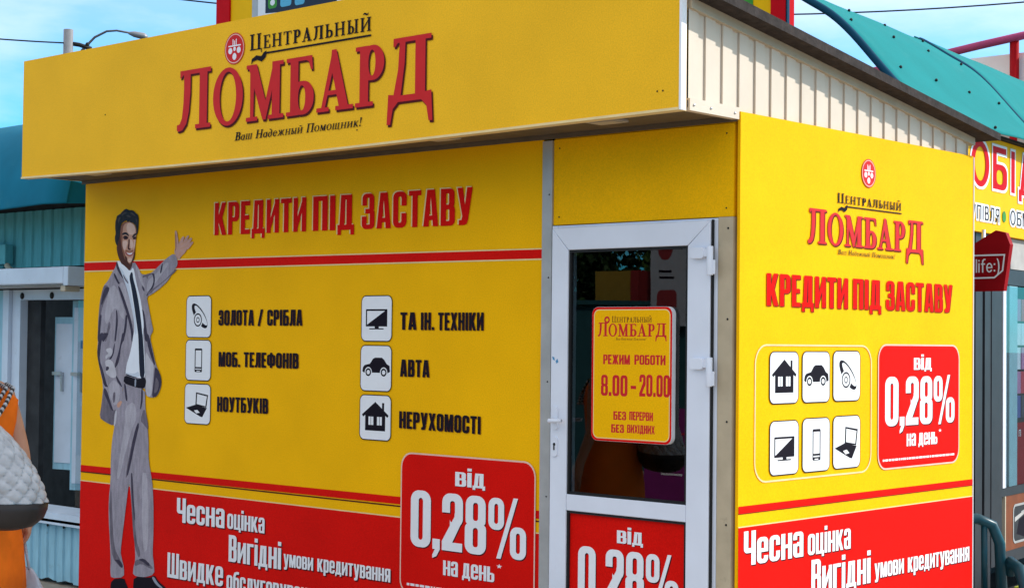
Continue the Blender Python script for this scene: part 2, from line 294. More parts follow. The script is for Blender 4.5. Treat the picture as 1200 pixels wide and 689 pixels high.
# --- heavy condensed sans letters
S_ = 0.2
def mirror(P, w): return [(w-x, y) for x, y in P]
SANS = {
 'А': (.57, [(1, [(0, 0), (.14, 1), (.43, 1), (.57, 0), (.365, 0), (.35, .17), (.22, .17), (.205, 0)]), (-1, [(.235, .3), (.335, .3), (.285, .78)])]),
 'Б': (.53, [(1, RR(0, 0, .53, .63, .16, .15)), (1, R(0, 0, .2, 1)), (1, R(0, .86, .48, 1)), (-1, RR(.2, .13, .33, .5, .04))]),
 'В': (.53, [(1, RR(0, 0, .53, .56, .17, .14)), (1, RR(0, .46, .51, 1, .17, .14)), (1, R(0, 0, .2, 1)), (-1, RR(.2, .13, .325, .44, .04)), (-1, RR(.2, .57, .31, .87, .04))]),
 'Г': (.44, [(1, R(0, 0, .2, 1)), (1, R(0, .86, .44, 1))]),
 'Д': (.60, [(1, [(.07, .14), (.12, 1), (.52, 1), (.52, .14)]), (-1, [(.25, .14), (.29, .86), (.32, .86), (.32, .14)]), (1, R(0, 0, .6, .15)), (1, R(0, -.14, .13, .02)), (1, R(.47, -.14, .6, .02))]),
 'Е': (.43, [(1, R(0, 0, .2, 1)), (1, R(0, 0, .43, .14)), (1, R(0, .86, .43, 1)), (1, R(0, .43, .39, .57))]),
 'Ж': (.80, [(1, R(.31, 0, .49, 1)), (1, [(0, 0), (.19, 0), (.33, .42), (.33, .58), (.2, 1), (.02, 1), (.18, .5)]), (1, mirror([(0, 0), (.19, 0), (.33, .42), (.33, .58), (.2, 1), (.02, 1), (.18, .5)], .8))]),
 'З': (.52, [(1, RR(0, 0, .52, .57, .17, .14)), (1, RR(.02, .44, .5, 1, .17, .14)), (-1, R(.2, .13, .32, .43)), (-1, R(.2, .57, .3, .87)), (-1, R(-.02, .36, .2, .66)), (1, R(.14, .43, .3, .57))]),
 'И': (.56, [(1, R(0, 0, .19, 1)), (1, R(.37, 0, .56, 1)), (1, [(.14, 0), (.14, .34), (.42, 1), (.42, .66)])]),
 'І': (.2, [(1, R(0, 0, .2, 1))]),
 'К': (.57, [(1, R(0, 0, .2, 1)), (1, [(.15, .5), (.35, 1), (.55, 1), (.37, .52), (.57, 0), (.36, 0), (.15, .5)])]),
 'Л': (.55, [(1, R(.35, 0, .55, 1)), (1, R(.13, .86, .55, 1)), (1, [(.12, 1), (.3, 1), (.29, .36), (.25, .08), (.17, 0), (0, 0), (0, .14), (.07, .15), (.1, .3)])]),
 'М': (.68, [(1, R(0, 0, .17, 1)), (1, R(.51, 0, .68, 1)), (1, [(.03, 1), (.23, 1), (.34, .48), (.45, 1), (.65, 1), (.42, 0), (.26, 0)])]),
 'Н': (.54, [(1, R(0, 0, .2, 1)), (1, R(.34, 0, .54, 1)), (1, R(.1, .43, .44, .57))]),
 'О': (.54, [(1, RR(0, 0, .54, 1, .2, .17)), (-1, RR(.205, .14, .335, .86, .065))]),
 'П': (.54, [(1, R(0, 0, .2, 1)), (1, R(.34, 0, .54, 1)), (1, R(0, .86, .54, 1))]),
 'Р': (.52, [(1, RR(0, .4, .52, 1, .17, .15)), (1, R(0, 0, .2, 1)), (-1, RR(.2, .53, .32, .87, .04))]),
 'С': (.53, [(1, RR(0, 0, .53, 1, .2, .17)), (-1, RR(.2, .14, .33, .86, .065)), (-1, R(.3, .4, .55, .6))]),
 'Т': (.48, [(1, R(0, .86, .48, 1)), (1, R(.14, 0, .34, 1))]),
 'У': (.56, [(1, [(0, 1), (.2, 1), (.285, .55), (.36, 1), (.56, 1), (.40, .14), (.35, .03), (.24, 0), (.06, 0), (.06, .14), (.16, .14), (.19, .24)])]),
 'Ф': (.78, [(1, RR(0, .14, .78, .88, .2, .17)), (-1, RR(.2, .28, .3, .74, .05)), (-1, RR(.48, .28, .58, .74, .05)), (1, R(.29, 0, .49, 1))]),
 'Х': (.57, [(1, [(0, 0), (.2, 0), (.285, .3), (.37, 0), (.57, 0), (.39, .5), (.56, 1), (.36, 1), (.285, .7), (.21, 1), (.01, 1), (.18, .5)])]),
 'Ц': (.58, [(1, R(0, 0, .2, 1)), (1, R(.33, 0, .53, 1)), (1, R(0, 0, .53, .14)), (1, R(.44, -.14, .6, .14))]),
 'Ч': (.54, [(1, RR(0, .36, .45, .8, .14, .14)), (1, R(0, .6, .2, 1)), (-1, R(.2, .5, .4, 1.02)), (1, R(.34, 0, .54, 1))]),
 'Ш': (.80, [(1, R(0, 0, .19, 1)), (1, R(.305, 0, .495, 1)), (1, R(.61, 0, .8, 1)), (1, R(0, 0, .8, .14))]),
 'Ь': (.52, [(1, RR(0, 0, .52, .6, .17, .15)), (1, R(0, 0, .2, 1)), (-1, RR(.2, .13, .32, .47, .04))]),
 'Я': (.53, [(1, RR(.01, .4, .53, 1, .17, .15)), (1, R(.33, 0, .53, 1)), (-1, RR(.21, .53, .33, .87, .04)), (1, [(0, 0), (.2, 0), (.34, .45), (.2, .47), (.1, .44)])]),
 '0': (.50, [(1, RR(0, 0, .5, 1, .2, .17)), (-1, RR(.195, .13, .305, .87, .055))]),
 '2': (.50, [(1, RR(0, .42, .5, 1, .19, .16)), (-1, RR(.19, .5, .31, .87, .05)), (-1, R(-.02, .38, .19, .66)), (1, [(0, 0), (.49, 0), (.49, .15), (.25, .15), (.5, .56), (.5, .74), (.31, .74), (.3, .6), (0, .16)]), (-1, [(.19, .66), (.31, .66), (.31, .74), (.19, .74)])]),
 '8': (.50, [(1, RR(0, 0, .5, .58, .18, .16)), (1, RR(.015, .42, .485, 1, .18, .16)), (-1, RR(.19, .12, .31, .45, .05)), (-1, RR(.19, .57, .31, .88, .05)), (-1, [(-.01, .46), (.05, .51), (-.01, .56)]), (-1, [(.51, .46), (.45, .51), (.51, .56)])]),
 ',': (.18, [(1, [(0, 0), (.06, 0), (.0, -.1), (.0, -.16), (.1, -.12), (.18, .0), (.18, .18), (0, .18)])]),
 '.': (.18, [(1, R(0, 0, .18, .17))]),
 '%': (.86, [(1, RR(0, .46, .36, 1, .15, .14)), (-1, RR(.135, .56, .225, .9, .045)), (1, RR(.5, 0, .86, .54, .15, .14)), (-1, RR(.635, .1, .725, .44, .045)), (1, [(.19, -.02), (.29, -.02), (.67, 1.02), (.57, 1.02)])]),
 '-': (.26, [(1, R(0, .36, .26, .5))]), '/': (.3, [(1, [(0, -.03), (.12, -.03), (.3, 1.03), (.18, 1.03)])]),
 '*': (.26, [(1, [(.13+.14*math.cos(RAD(90+36*i))*(1 if i % 2 == 0 else .42), .9+.14*math.sin(RAD(90+36*i))*(1 if i % 2 == 0 else .42)) for i in range(10)])]),
 '•': (.34, [(1, EL(.17, .45, .17, .19, 14))]),
}
XH = .77
def low(ch): w, o = SANS[ch]; return (w*.97, [(s, [(x*.97, y*XH) for x, y in P]) for s, P in o])
for a, b in zip('вгиклмнптцьяоч', 'ВГИКЛМНПТЦЬЯОЧ'): SANS[a] = low(b)
SANS['о'] = (.52, [(1, RR(0, 0, .52, XH, .19, .15)), (-1, RR(.195, .12, .325, XH-.12, .06))])
SANS['с'] = (.50, [(1, RR(0, 0, .5, XH, .19, .15)), (-1, RR(.195, .12, .315, XH-.12, .06)), (-1, R(.3, .3, .52, .47))])
SANS['е'] = (.52, [(1, RR(0, 0, .52, XH, .19, .15)), (-1, RR(.195, .12, .325, XH-.12, .06)), (1, R(.15, .33, .52, .44)), (-1, R(.325, .22, .54, .33))])
SANS['а'] = (.50, [(1, RR(0, 0, .5, XH, .16, .13)), (-1, RR(.19, .11, .31, .34, .04)), (-1, R(.19, .46, .31, XH-.12)), (-1, R(-.02, .42, .19, .53)), (1, R(.31, 0, .5, .6))])
SANS['д'] = (.57, [(s, [(x*.95, y*XH) for x, y in P]) for s, P in SANS['Д'][1]])
SANS['і'] = (.2, [(1, R(0, 0, .2, XH)), (1, R(0, .85, .2, 1.0))])
SANS['у'] = (.53, [(s, [(x*.95, y*.96-.19) for x, y in P]) for s, P in SANS['У'][1]])
SANS['р'] = (.51, [(1, RR(0, 0, .51, XH, .17, .14)), (1, R(0, -.2, .2, XH)), (-1, RR(.2, .12, .315, XH-.12, .05))])
SANS['б'] = (.52, [(1, RR(0, 0, .52, .7, .19, .15)), (-1, RR(.195, .12, .325, .57, .06)), (1, [(0, .3), (.0, .74), (.1, .95), (.3, 1.0), (.49, 1.0), (.49, .87), (.28, .86), (.2, .76), (.19, .5)])])

# --- roman letters with slab serifs
def st(x, w, a=.09, l=True, r=True, top=True, bot=True, y1=1, t=.065):
    o = [(1, R(x, 0, x+w, y1))]
    if bot: o.append((1, R(x-a*l, 0, x+w+a*r, t)))
    if top: o.append((1, R(x-a*l, y1-t, x+w+a*r, y1)))
    return o
SERIF = {
 'Л': (.87, [(1, [(.17, 1), (.345, 1), (.345, .62), (.31, .3), (.25, .1), (.15, .0), (.04, -.02), (0, .0), (0, .09), (.07, .1), (.13, .2), (.165, .45), (.175, .7)]), (1, R(.07, .925, .87, 1)), (1, R(.58, 0, .78, 1)), (1, R(.48, 0, .87, .07)), (1, [(.07, 1), (.07, .88), (.1, .88), (.16, .93), (.3, .93), (.3, 1)])]),
 'О': (.82, [(1, EL(.41, .5, .41, .525, 36)), (-1, EL(.41, .5, .225, .45, 36))]),
 'М': (1.0, [(1, [(.13, 0), (.215, 0), (.235, 1), (.12, 1)]), (1, R(.70, 0, .90, 1)), (1, [(.06, 1), (.29, 1), (.535, .33), (.52, .0), (.46, 0)]), (1, [(.46, 0), (.54, 0), (.86, 1), (.735, 1), (.5, .22)]), (1, R(.02, 0, .32, .07)), (1, R(.60, 0, 1, .07)), (1, R(.02, .93, .25, 1)), (1, R(.76, .93, .99, 1))]),
 'Б': (.69, [(1, R(.1, 0, .3, 1)), (1, R(0, .93, .62, 1)), (1, [(.5, 1), (.64, 1), (.66, .76), (.61, .76), (.56, .9), (.48, .94)]), (1, RR(.1, 0, .69, .58, .26, .27, 8)), (1, R(0, 0, .3, .07)), (-1, RR(.3, .075, .48, .505, .1, .2, 8))]),
 'А': (.86, [(1, [(.10, 0), (.19, 0), (.44, .86), (.47, 1.03), (.38, 1.03)]), (1, [(.36, 1.03), (.47, 1.03), (.78, 0), (.56, 0), (.34, .78)]), (1, R(.2, .27, .62, .345)), (1, R(0, 0, .3, .07)), (1, R(.46, 0, .88, .07))]),
 'Р': (.66, [(1, R(.1, 0, .3, 1)), (1, RR(.1, .42, .66, 1, .25, .28, 8)), (1, R(0, .93, .3, 1)), (1, R(0, 0, .41, .07)), (-1, RR(.3, .495, .46, .925, .1, .2, 8))]),
 'Д': (.96, [(1, R(.13, .925, .93, 1)), (1, [(.13, 1), (.13, .87), (.17, .87), (.24, .94)]), (1, R(.60, .06, .81, 1)), (1, [(.27, 1), (.39, 1), (.375, .6), (.29, .06), (.13, .06), (.235, .5)]), (1, R(.05, 0, .93, .1)), (1, [(.0, -.34), (.08, -.34), (.13, -.1), (.24, .0), (.3, .1), (.03, .13)]), (1, mirror([(.0, -.34), (.08, -.34), (.13, -.1), (.24, .0), (.3, .1), (.03, .13)], .97))]),
 'Ц': (.92, st(.1, .17)+st(.62, .17)+[(1, R(.1, 0, .9, .065)), (1, [(.86, .06), (.93, .06), (.93, -.2), (.88, -.2)])]),
 'Е': (.66, st(.1, .17, r=False)+[(1, R(.1, 0, .62, .065)), (1, R(.1, .935, .6, 1)), (1, R(.1, .47, .46, .54)), (1, R(.56, 0, .66, .25)), (1, R(.54, .76, .62, 1)), (1, R(.42, .38, .48, .63))]),
 'Н': (.92, st(.1, .17)+st(.65, .17)+[(1, R(.2, .46, .7, .54))]),
 'Т': (.72, [(1, R(.27, 0, .45, 1)), (1, R(.17, 0, .55, .065)), (1, R(0, .93, .72, 1)), (1, R(0, .76, .06, 1)), (1, R(.66, .76, .72, 1))]),
 'Ь': (.66, st(.1, .17)+[(1, RR(.1, 0, .66, .56, .22, .26)), (-1, RR(.27, .07, .48, .49, .12, .2))]),
 'Ы': (.96, [(1, RR(.1, 0, .60, .56, .22, .26)), (-1, RR(.27, .07, .44, .49, .12, .2))]+st(.1, .17)+st(.70, .17)),
 'И': (.92, st(.1, .17)+st(.65, .17)+[(1, [(.2, .05), (.2, .2), (.72, .95), (.72, .8)])]),
 'Й': (.92, st(.1, .17)+st(.65, .17)+[(1, [(.2, .05), (.2, .2), (.72, .95), (.72, .8)]), (1, [(.24, 1.16), (.3, 1.24), (.4, 1.21), (.52, 1.15), (.62, 1.16), (.68, 1.24), (.7, 1.36), (.64, 1.27), (.54, 1.27), (.42, 1.34), (.31, 1.34), (.25, 1.26)])]),
 'В': (.72, [(1, RR(.1, 0, .72, .56, .24, .26)), (1, RR(.1, .48, .66, 1, .22, .24)), (1, R(0, 0, .3, .07)), (1, R(0, .93, .3, 1)), (1, R(.1, 0, .28, 1)), (-1, RR(.28, .07, .52, .49, .14, .2)), (-1, RR(.28, .55, .47, .93, .12, .18))]),
 'П': (.92, st(.1, .17)+st(.65, .17)+[(1, R(.1, .93, .8, 1))]),
 'К': (.84, st(.1, .17)+[(1, [(.2, .5), (.62, 1), (.76, 1), (.42, .56), (.84, 0), (.62, 0)])]),
 'Ш': (1.2, st(.1, .16)+st(.52, .16)+st(.94, .16)+[(1, R(.1, 0, 1.1, .065))]),
 'Щ': (1.28, st(.1, .16)+st(.52, .16)+st(.94, .16)+[(1, R(.1, 0, 1.22, .065)), (1, R(1.18, -.2, 1.26, .06))]),
 'Ж': (1.2, [(1, R(.52, 0, .68, 1)), (1, [(0, 0), (.18, 0), (.54, .5), (.24, 1), (.06, 1), (.36, .5)]), (1, mirror([(0, 0), (.18, 0), (.54, .5), (.24, 1), (.06, 1), (.36, .5)], 1.2))]),
 '!': (.24, [(1, [(.08, .3), (.14, .3), (.2, 1), (.02, 1)]), (1, EL(.11, .1, .09, .1, 10))]),
}
for a in 'ашднжыйомщике':
    w, o = SERIF[a.upper()]; SERIF[a] = (w*.74, [(s, [(x*.74, y*.68) for x, y in P]) for s, P in o])

SERIF['а'] = (.56, [(1, EL(.24, .30, .24, .32, 20)), (-1, EL(.26, .30, .12, .25, 20)), (1, R(.38, 0, .52, .62))])
SERIF['е'] = (.54, [(1, EL(.26, .32, .26, .34, 20)), (-1, EL(.27, .34, .13, .27, 20)), (1, R(.1, .33, .5, .40)), (-1, [(.36, .2), (.6, .14), (.6, .32), (.36, .32)])])
SERIF['д'] = (.56, [(1, EL(.25, .28, .25, .30, 20)), (-1, EL(.26, .28, .12, .23, 20)), (1, [(.36, .2), (.5, .2), (.48, .7), (.34, .9), (.12, .95), (.1, .86), (.28, .8), (.36, .66)])])

def text(s, font, u0, u1, z0, h, z1=None, gap=.085, sp=.26, slant=0.0, small=None, big=None, scale_h=None):
    """ops for a line of writing from u0 to u1 on baseline z0 (z1 at the right end), capital height h; small: scale of all letters but the first"""
    x = 0; items = []
    for i, ch in enumerate(s):
        if ch == ' ': x += sp; continue
        w, o = font[ch]; k = 1.0
        if small and i > 0: k = small
        if big and i in big: k = big[i]
        items.append((x, k, o)); x += w*k+gap
    tot = x-gap; sc = (u1-u0)/tot; z1 = z0 if z1 is None else z1; ops = []
    for x0, k, o in items:
        for sg, P in o:
            Q = []
            for px, py in P:
                X = (x0+px*k+slant*py*k*h/sc)
                Q.append((u0+X*sc, z0+(z1-z0)*X/tot+py*k*h))
            ops.append((sg, Q))
    return ops
def shift(ops, dx, dz): return [(s, [(x+dx, z+dz) for x, z in P]) for s, P in ops]
def front(off, y=0.0): return lambda u, z: (u, y-off, z)
def sidep(off, x=0.0): return lambda u, z: (x+off, u, z)
def printed(name, parent, layers, fr, **kw): return paint(MB(), layers, fr).build(name, parent, fixn=False)
def letters(name, parent, lines, m, fr, shadow=None, sh=(.006, -.006)):
    L_ = []
    if shadow:
        for o in lines: L_.append((shadow, shift(o, *sh)))
    for o in lines: L_.append((m, o))
    return paint(MB(), L_, fr).build(name, parent, fixn=False)

def widen(ops, d):
    r = []
    for sg_, P_ in ops:
        if sg_ < 0 and d > 0:
            r.append((sg_, P_)); continue
        cx = sum(p[0] for p in P_)/len(P_); cz = sum(p[1] for p in P_)/len(P_); q = []
        for x, z in P_:
            q.append((x+(d if x > cx else -d)*sg_, z+(d if z > cz else -d)*sg_))
        r.append((sg_, q))
    return r

# pictograms in a unit square
def picto(kind):
    K = []
    if kind == 'house':
        K = [(1, [(.06, .56), (.5, .86), (.94, .56), (.9, .51), (.83, .55), (.83, .2), (.17, .2), (.17, .55), (.1, .51)]), (1, R(.72, .66, .79, .84)), (-1, R(.28, .33, .44, .52)), (-1, R(.56, .33, .72, .52)), (1, R(.35, .33, .365, .52)), (1, R(.635, .33, .65, .52))]
    if kind == 'car':
        K = [(1, [(.05, .43), (.07, .52), (.13, .57), (.3, .6), (.4, .71), (.47, .74), (.7, .74), (.78, .69), (.86, .6), (.95, .56), (.97, .43), (.9, .4), (.1, .4)]), (-1, EL(.25, .41, .12, .115)), (-1, EL(.76, .41, .12, .115)), (1, EL(.25, .41, .095, .09)), (1, EL(.76, .41, .095, .09)), (-1, EL(.25, .41, .055, .05)), (-1, EL(.76, .41, .055, .05))]
    if kind == 'ring':
        def ro(P, a, c): return [(c[0]+(x-c[0])*math.cos(a)-(y-c[1])*math.sin(a), c[1]+(x-c[0])*math.sin(a)+(y-c[1])*math.cos(a)) for x, y in P]
        c = (.54, .52)
        K = [(1, ro(EL(.54, .52, .42, .17), RAD(-42), c)), (-1, ro(EL(.57, .56, .35, .095), RAD(-42), c)), (-1, EL(.47, .42, .2, .2)), (1, EL(.47, .42, .165, .165)), (-1, EL(.47, .42, .13, .13)), (1, EL(.47, .42, .07, .07)), (-1, EL(.47, .42, .045, .045))]
    if kind == 'tv':
        K = [(1, R(.14, .32, .86, .71)), (-1, [(.18, .36), (.18, .67), (.78, .67)]), (1, R(.44, .28, .58, .33)), (1, R(.26, .255, .74, .28))]
    if kind == 'phone':
        K = [(1, RR(.36, .2, .66, .8, .03)), (-1, R(.395, .33, .625, .75)), (-1, R(.39, .265, .63, .29)), (-1, R(.44, .215, .58, .235))]
    if kind == 'laptop':
        K = [(1, [(.42, .47), (.44, .8), (.92, .74), (.86, .42)]), (-1, [(.47, .5), (.485, .76), (.87, .705), (.82, .455)]), (1, [(.04, .39), (.42, .48), (.88, .41), (.7, .17), (.62, .18)]), (-1, [(.36, .33), (.5, .35), (.6, .28), (.46, .26)])]
    return K
def pictogram(parent, kind, u0, u1, z0, z1, fr):
    w, h = u1-u0, z1-z0
    sy = [(s, [(u0+x*w, z0+y*h) for x, y in P]) for s, P in picto(kind)]
    o = paint(MB(), [(BLK, [(1, RR(u0-.005, z0-.005, u1+.005, z1+.005, .035))]), (WHT, [(1, RR(u0, z0, u1, z1, .03))]), (BLK, sy)], fr).build('pictogram', parent, fixn=False)
    return o
def logo_circle(parent, cx, cz, rx, rz, fr):
    L_ = [(LRED, [(1, EL(cx, cz, rx, rz, 36))]), (PINKW, [(1, EL(cx, cz, rx*.93, rz*.93, 36)), (-1, EL(cx, cz, rx*.87, rz*.87, 36))])]
    k = [(1, EL(cx-.42*rx, cz-.12*rz, .2*rx, .2*rz, 14)), (1, EL(cx+.42*rx, cz-.12*rz, .2*rx, .2*rz, 14)), (1, EL(cx, cz-.5*rz, .2*rx, .22*rz, 14)), (1, EL(cx, cz-.02*rz, .12*rx, .14*rz, 12)),
         (1, R(cx-.62*rx, cz+.14*rz, cx+.62*rx, cz+.22*rz)), (1, R(cx-.2*rx, cz+.22*rz, cx-.12*rx, cz+.6*rz)), (1, R(cx-.04*rx, cz+.22*rz, cx+.04*rx, cz+.5*rz)), (1, R(cx+.12*rx, cz+.22*rz, cx+.2*rx, cz+.6*rz))]
    L_.append((WHT, k)); return paint(MB(), L_, fr).build('logo_emblem', parent, fixn=False)
def badge_layers(u0, u1, z0, z1, border=True):
    w, h = u1-u0, z1-z0
    def T(s, a, b, y, hh, y1=None): return text(s, SANS, u0+a*w, u0+b*w, z0+y*h, hh*h, gap=.05)
    num = T('0,28%', .075, .945, .34, .405)
    v = T('від', .42, .645, .80, .13); d = T('на день', .335, .72, .165, .135)
    d2 = text('*', SANS, u0+.735*w, u0+.775*w, z0+.175*h, .115*h)
    rnd = random.Random(3); ti = []; x = .05
    while x < .95:
        l = rnd.uniform(.012, .05); ti.append((1, R(u0+x*w, z0+.055*h, u0+min(.95, x+l)*w, z0+.072*h))); x += l+.008
    L_ = []
    if border: L_ = [(PINKW, [(1, RR(u0-.008, z0-.008, u1+.008, z1+.008, .075))])]
    L_.append((RED, [(1, RR(u0, z0, u1, z1, .07) if border else R(u0, z0, u1, z1))]))
    L_ += [(MAR, shift(num, .006, -.006)), (MAR, shift(v, .003, -.003)), (MAR, shift(d, .003, -.003)), (WHT, num), (WHT, v+d+d2), (WHT, ti)]
    return L_

# ------------------------------------------------------------------ setting: ground
GZ = -0.15
g = MB(); g.add([(-400, -400, GZ), (400, -400, GZ), (400, 400, GZ), (-400, 400, GZ)], [(0, 1, 2, 3)], ASPH)
go = g.build('ground'); go['kind'] = 'structure'
g = MB(); g.box(-16, 12, -11.5, 8.5, GZ-.1, GZ+.045, PAVE); go = g.build('pavement'); go['kind'] = 'structure'
g = MB(); g.box(-16, 12, -11.3, -1.0, GZ+.05, 0.0, PAVE); go = g.build('raised_walkway'); go['kind'] = 'structure'
PZ = GZ+.045

# ------------------------------------------------------------------ the pawnshop kiosk
kiosk = thing('pawnshop_kiosk', 'yellow and red pawnshop kiosk with printed walls and white door under a deep yellow fascia', 'kiosk', (-2.5, 1.1, PZ))
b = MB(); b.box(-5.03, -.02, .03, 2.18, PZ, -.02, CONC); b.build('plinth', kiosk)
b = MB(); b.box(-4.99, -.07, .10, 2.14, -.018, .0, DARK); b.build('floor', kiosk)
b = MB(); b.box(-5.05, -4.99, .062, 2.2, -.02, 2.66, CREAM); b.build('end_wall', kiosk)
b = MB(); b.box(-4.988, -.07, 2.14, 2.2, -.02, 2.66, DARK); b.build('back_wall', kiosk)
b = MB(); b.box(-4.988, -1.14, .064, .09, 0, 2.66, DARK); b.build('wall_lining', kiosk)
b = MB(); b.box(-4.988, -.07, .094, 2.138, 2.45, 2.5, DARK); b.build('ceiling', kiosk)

# front wall with its printing
b = MB(); b.box(-5.05, -1.132, 0, .06, -.02, 2.70, YEL)
fw = b.build('front_wall', kiosk)
u0, u1 = -5.048, -1.133
printed('red_stripes', fw, [(PALEY, [(1, [(u0, 2.104), (u1, 2.087), (u1, 2.144), (u0, 2.170)])]), (RED, [(1, [(u0, 2.111), (u1, 2.094), (u1, 2.138), (u0, 2.163)])]),
    (MAR, [(1, R(u0, .822, u1, .829))]), (RED, [(1, [(u0, .829), (u1, .838), (u1, .877), (u0, .868)])]),
    (PALEY, [(1, R(u0, .766, u1, .772))]), (RED, [(1, R(u0, -.018, u1, .766))])], front(.002))
kred = [text('КРЕДИТИ', SANS, -3.70, -2.88, 2.293, .191, 2.287), text('ПІД', SANS, -2.822, -2.486, 2.287, .191, 2.283), text('ЗАСТАВУ', SANS, -2.425, -1.605, 2.282, .191, 2.275)]
letters('headline_lettering', fw, kred, RED, front(.004), PALEY, (-.008, .005))
rows = [text('ЗОЛОТА', SANS, -3.65, -3.325, 1.765, .089, gap=.11), text('/', SANS, -3.29, -3.245, 1.765, .089), text('СРІБЛА', SANS, -3.205, -2.902, 1.765, .089, gap=.11),
        text('МОБ.', SANS, -3.643, -3.445, 1.525, .085, gap=.11), text('ТЕЛЕФОНІВ', SANS, -3.41, -2.93, 1.526, .085, gap=.11),
        text('НОУТБУКІВ', SANS, -3.65, -3.188, 1.262, .086, 1.266, gap=.11),
        text('ТА', SANS, -2.118, -2.0, 1.746, .09, gap=.11), text('ІН.', SANS, -1.965, -1.87, 1.745, .09, gap=.11), text('ТЕХНІКИ', SANS, -1.84, -1.522, 1.744, .09, gap=.11),
        text('АВТА', SANS, -2.115, -1.90, 1.502, .088, gap=.11), text('НЕРУХОМОСТІ', SANS, -2.117, -1.535, 1.233, .088, 1.227, gap=.11)]
for grp in ((0, 1, 2), (3, 4), (5,), (6, 7, 8), (9,), (10,)):
    letters('list_lettering', fw, [rows[i] for i in grp], BLK, front(.004), MAR, (.004, -.0015))
for k, a, c, d, e in (('ring', -3.955, -3.722, 1.695, 1.936), ('phone', -3.955, -3.718, 1.440, 1.674), ('laptop', -3.958, -3.716, 1.183, 1.414),
                      ('tv', -2.414, -2.184, 1.686, 1.922), ('car', -2.416, -2.183, 1.422, 1.658), ('house', -2.417, -2.182, 1.163, 1.395)):
    pictogram(fw, k, a, c, d, e, front(.004))
slog = [text('Чесна', SANS, -4.02, -3.563, .588, .145, gap=.06), text('оцінка', SANS, -3.537, -3.20, .590, .113, gap=.06),
        text('Вигідні', SANS, -3.52, -3.052, .402, .153, gap=.06), text('умови', SANS, -3.03, -2.78, .423, .09, gap=.06), text('кредитування', SANS, -2.745, -2.168, .424, .09, gap=.06),
        text('Швидке', SANS, -4.105, -3.568, .251, .148, gap=.06), text('обслуговування', SANS, -3.535, -2.70, .239, .11, gap=.06)]
letters('slogan_lettering', fw, slog, WHT, front(.004), MAR, (.008, -.006))
paint(MB(), badge_layers(-2.088, -1.168, .385, 1.102), front(.006)).build('price_badge', fw, fixn=False)
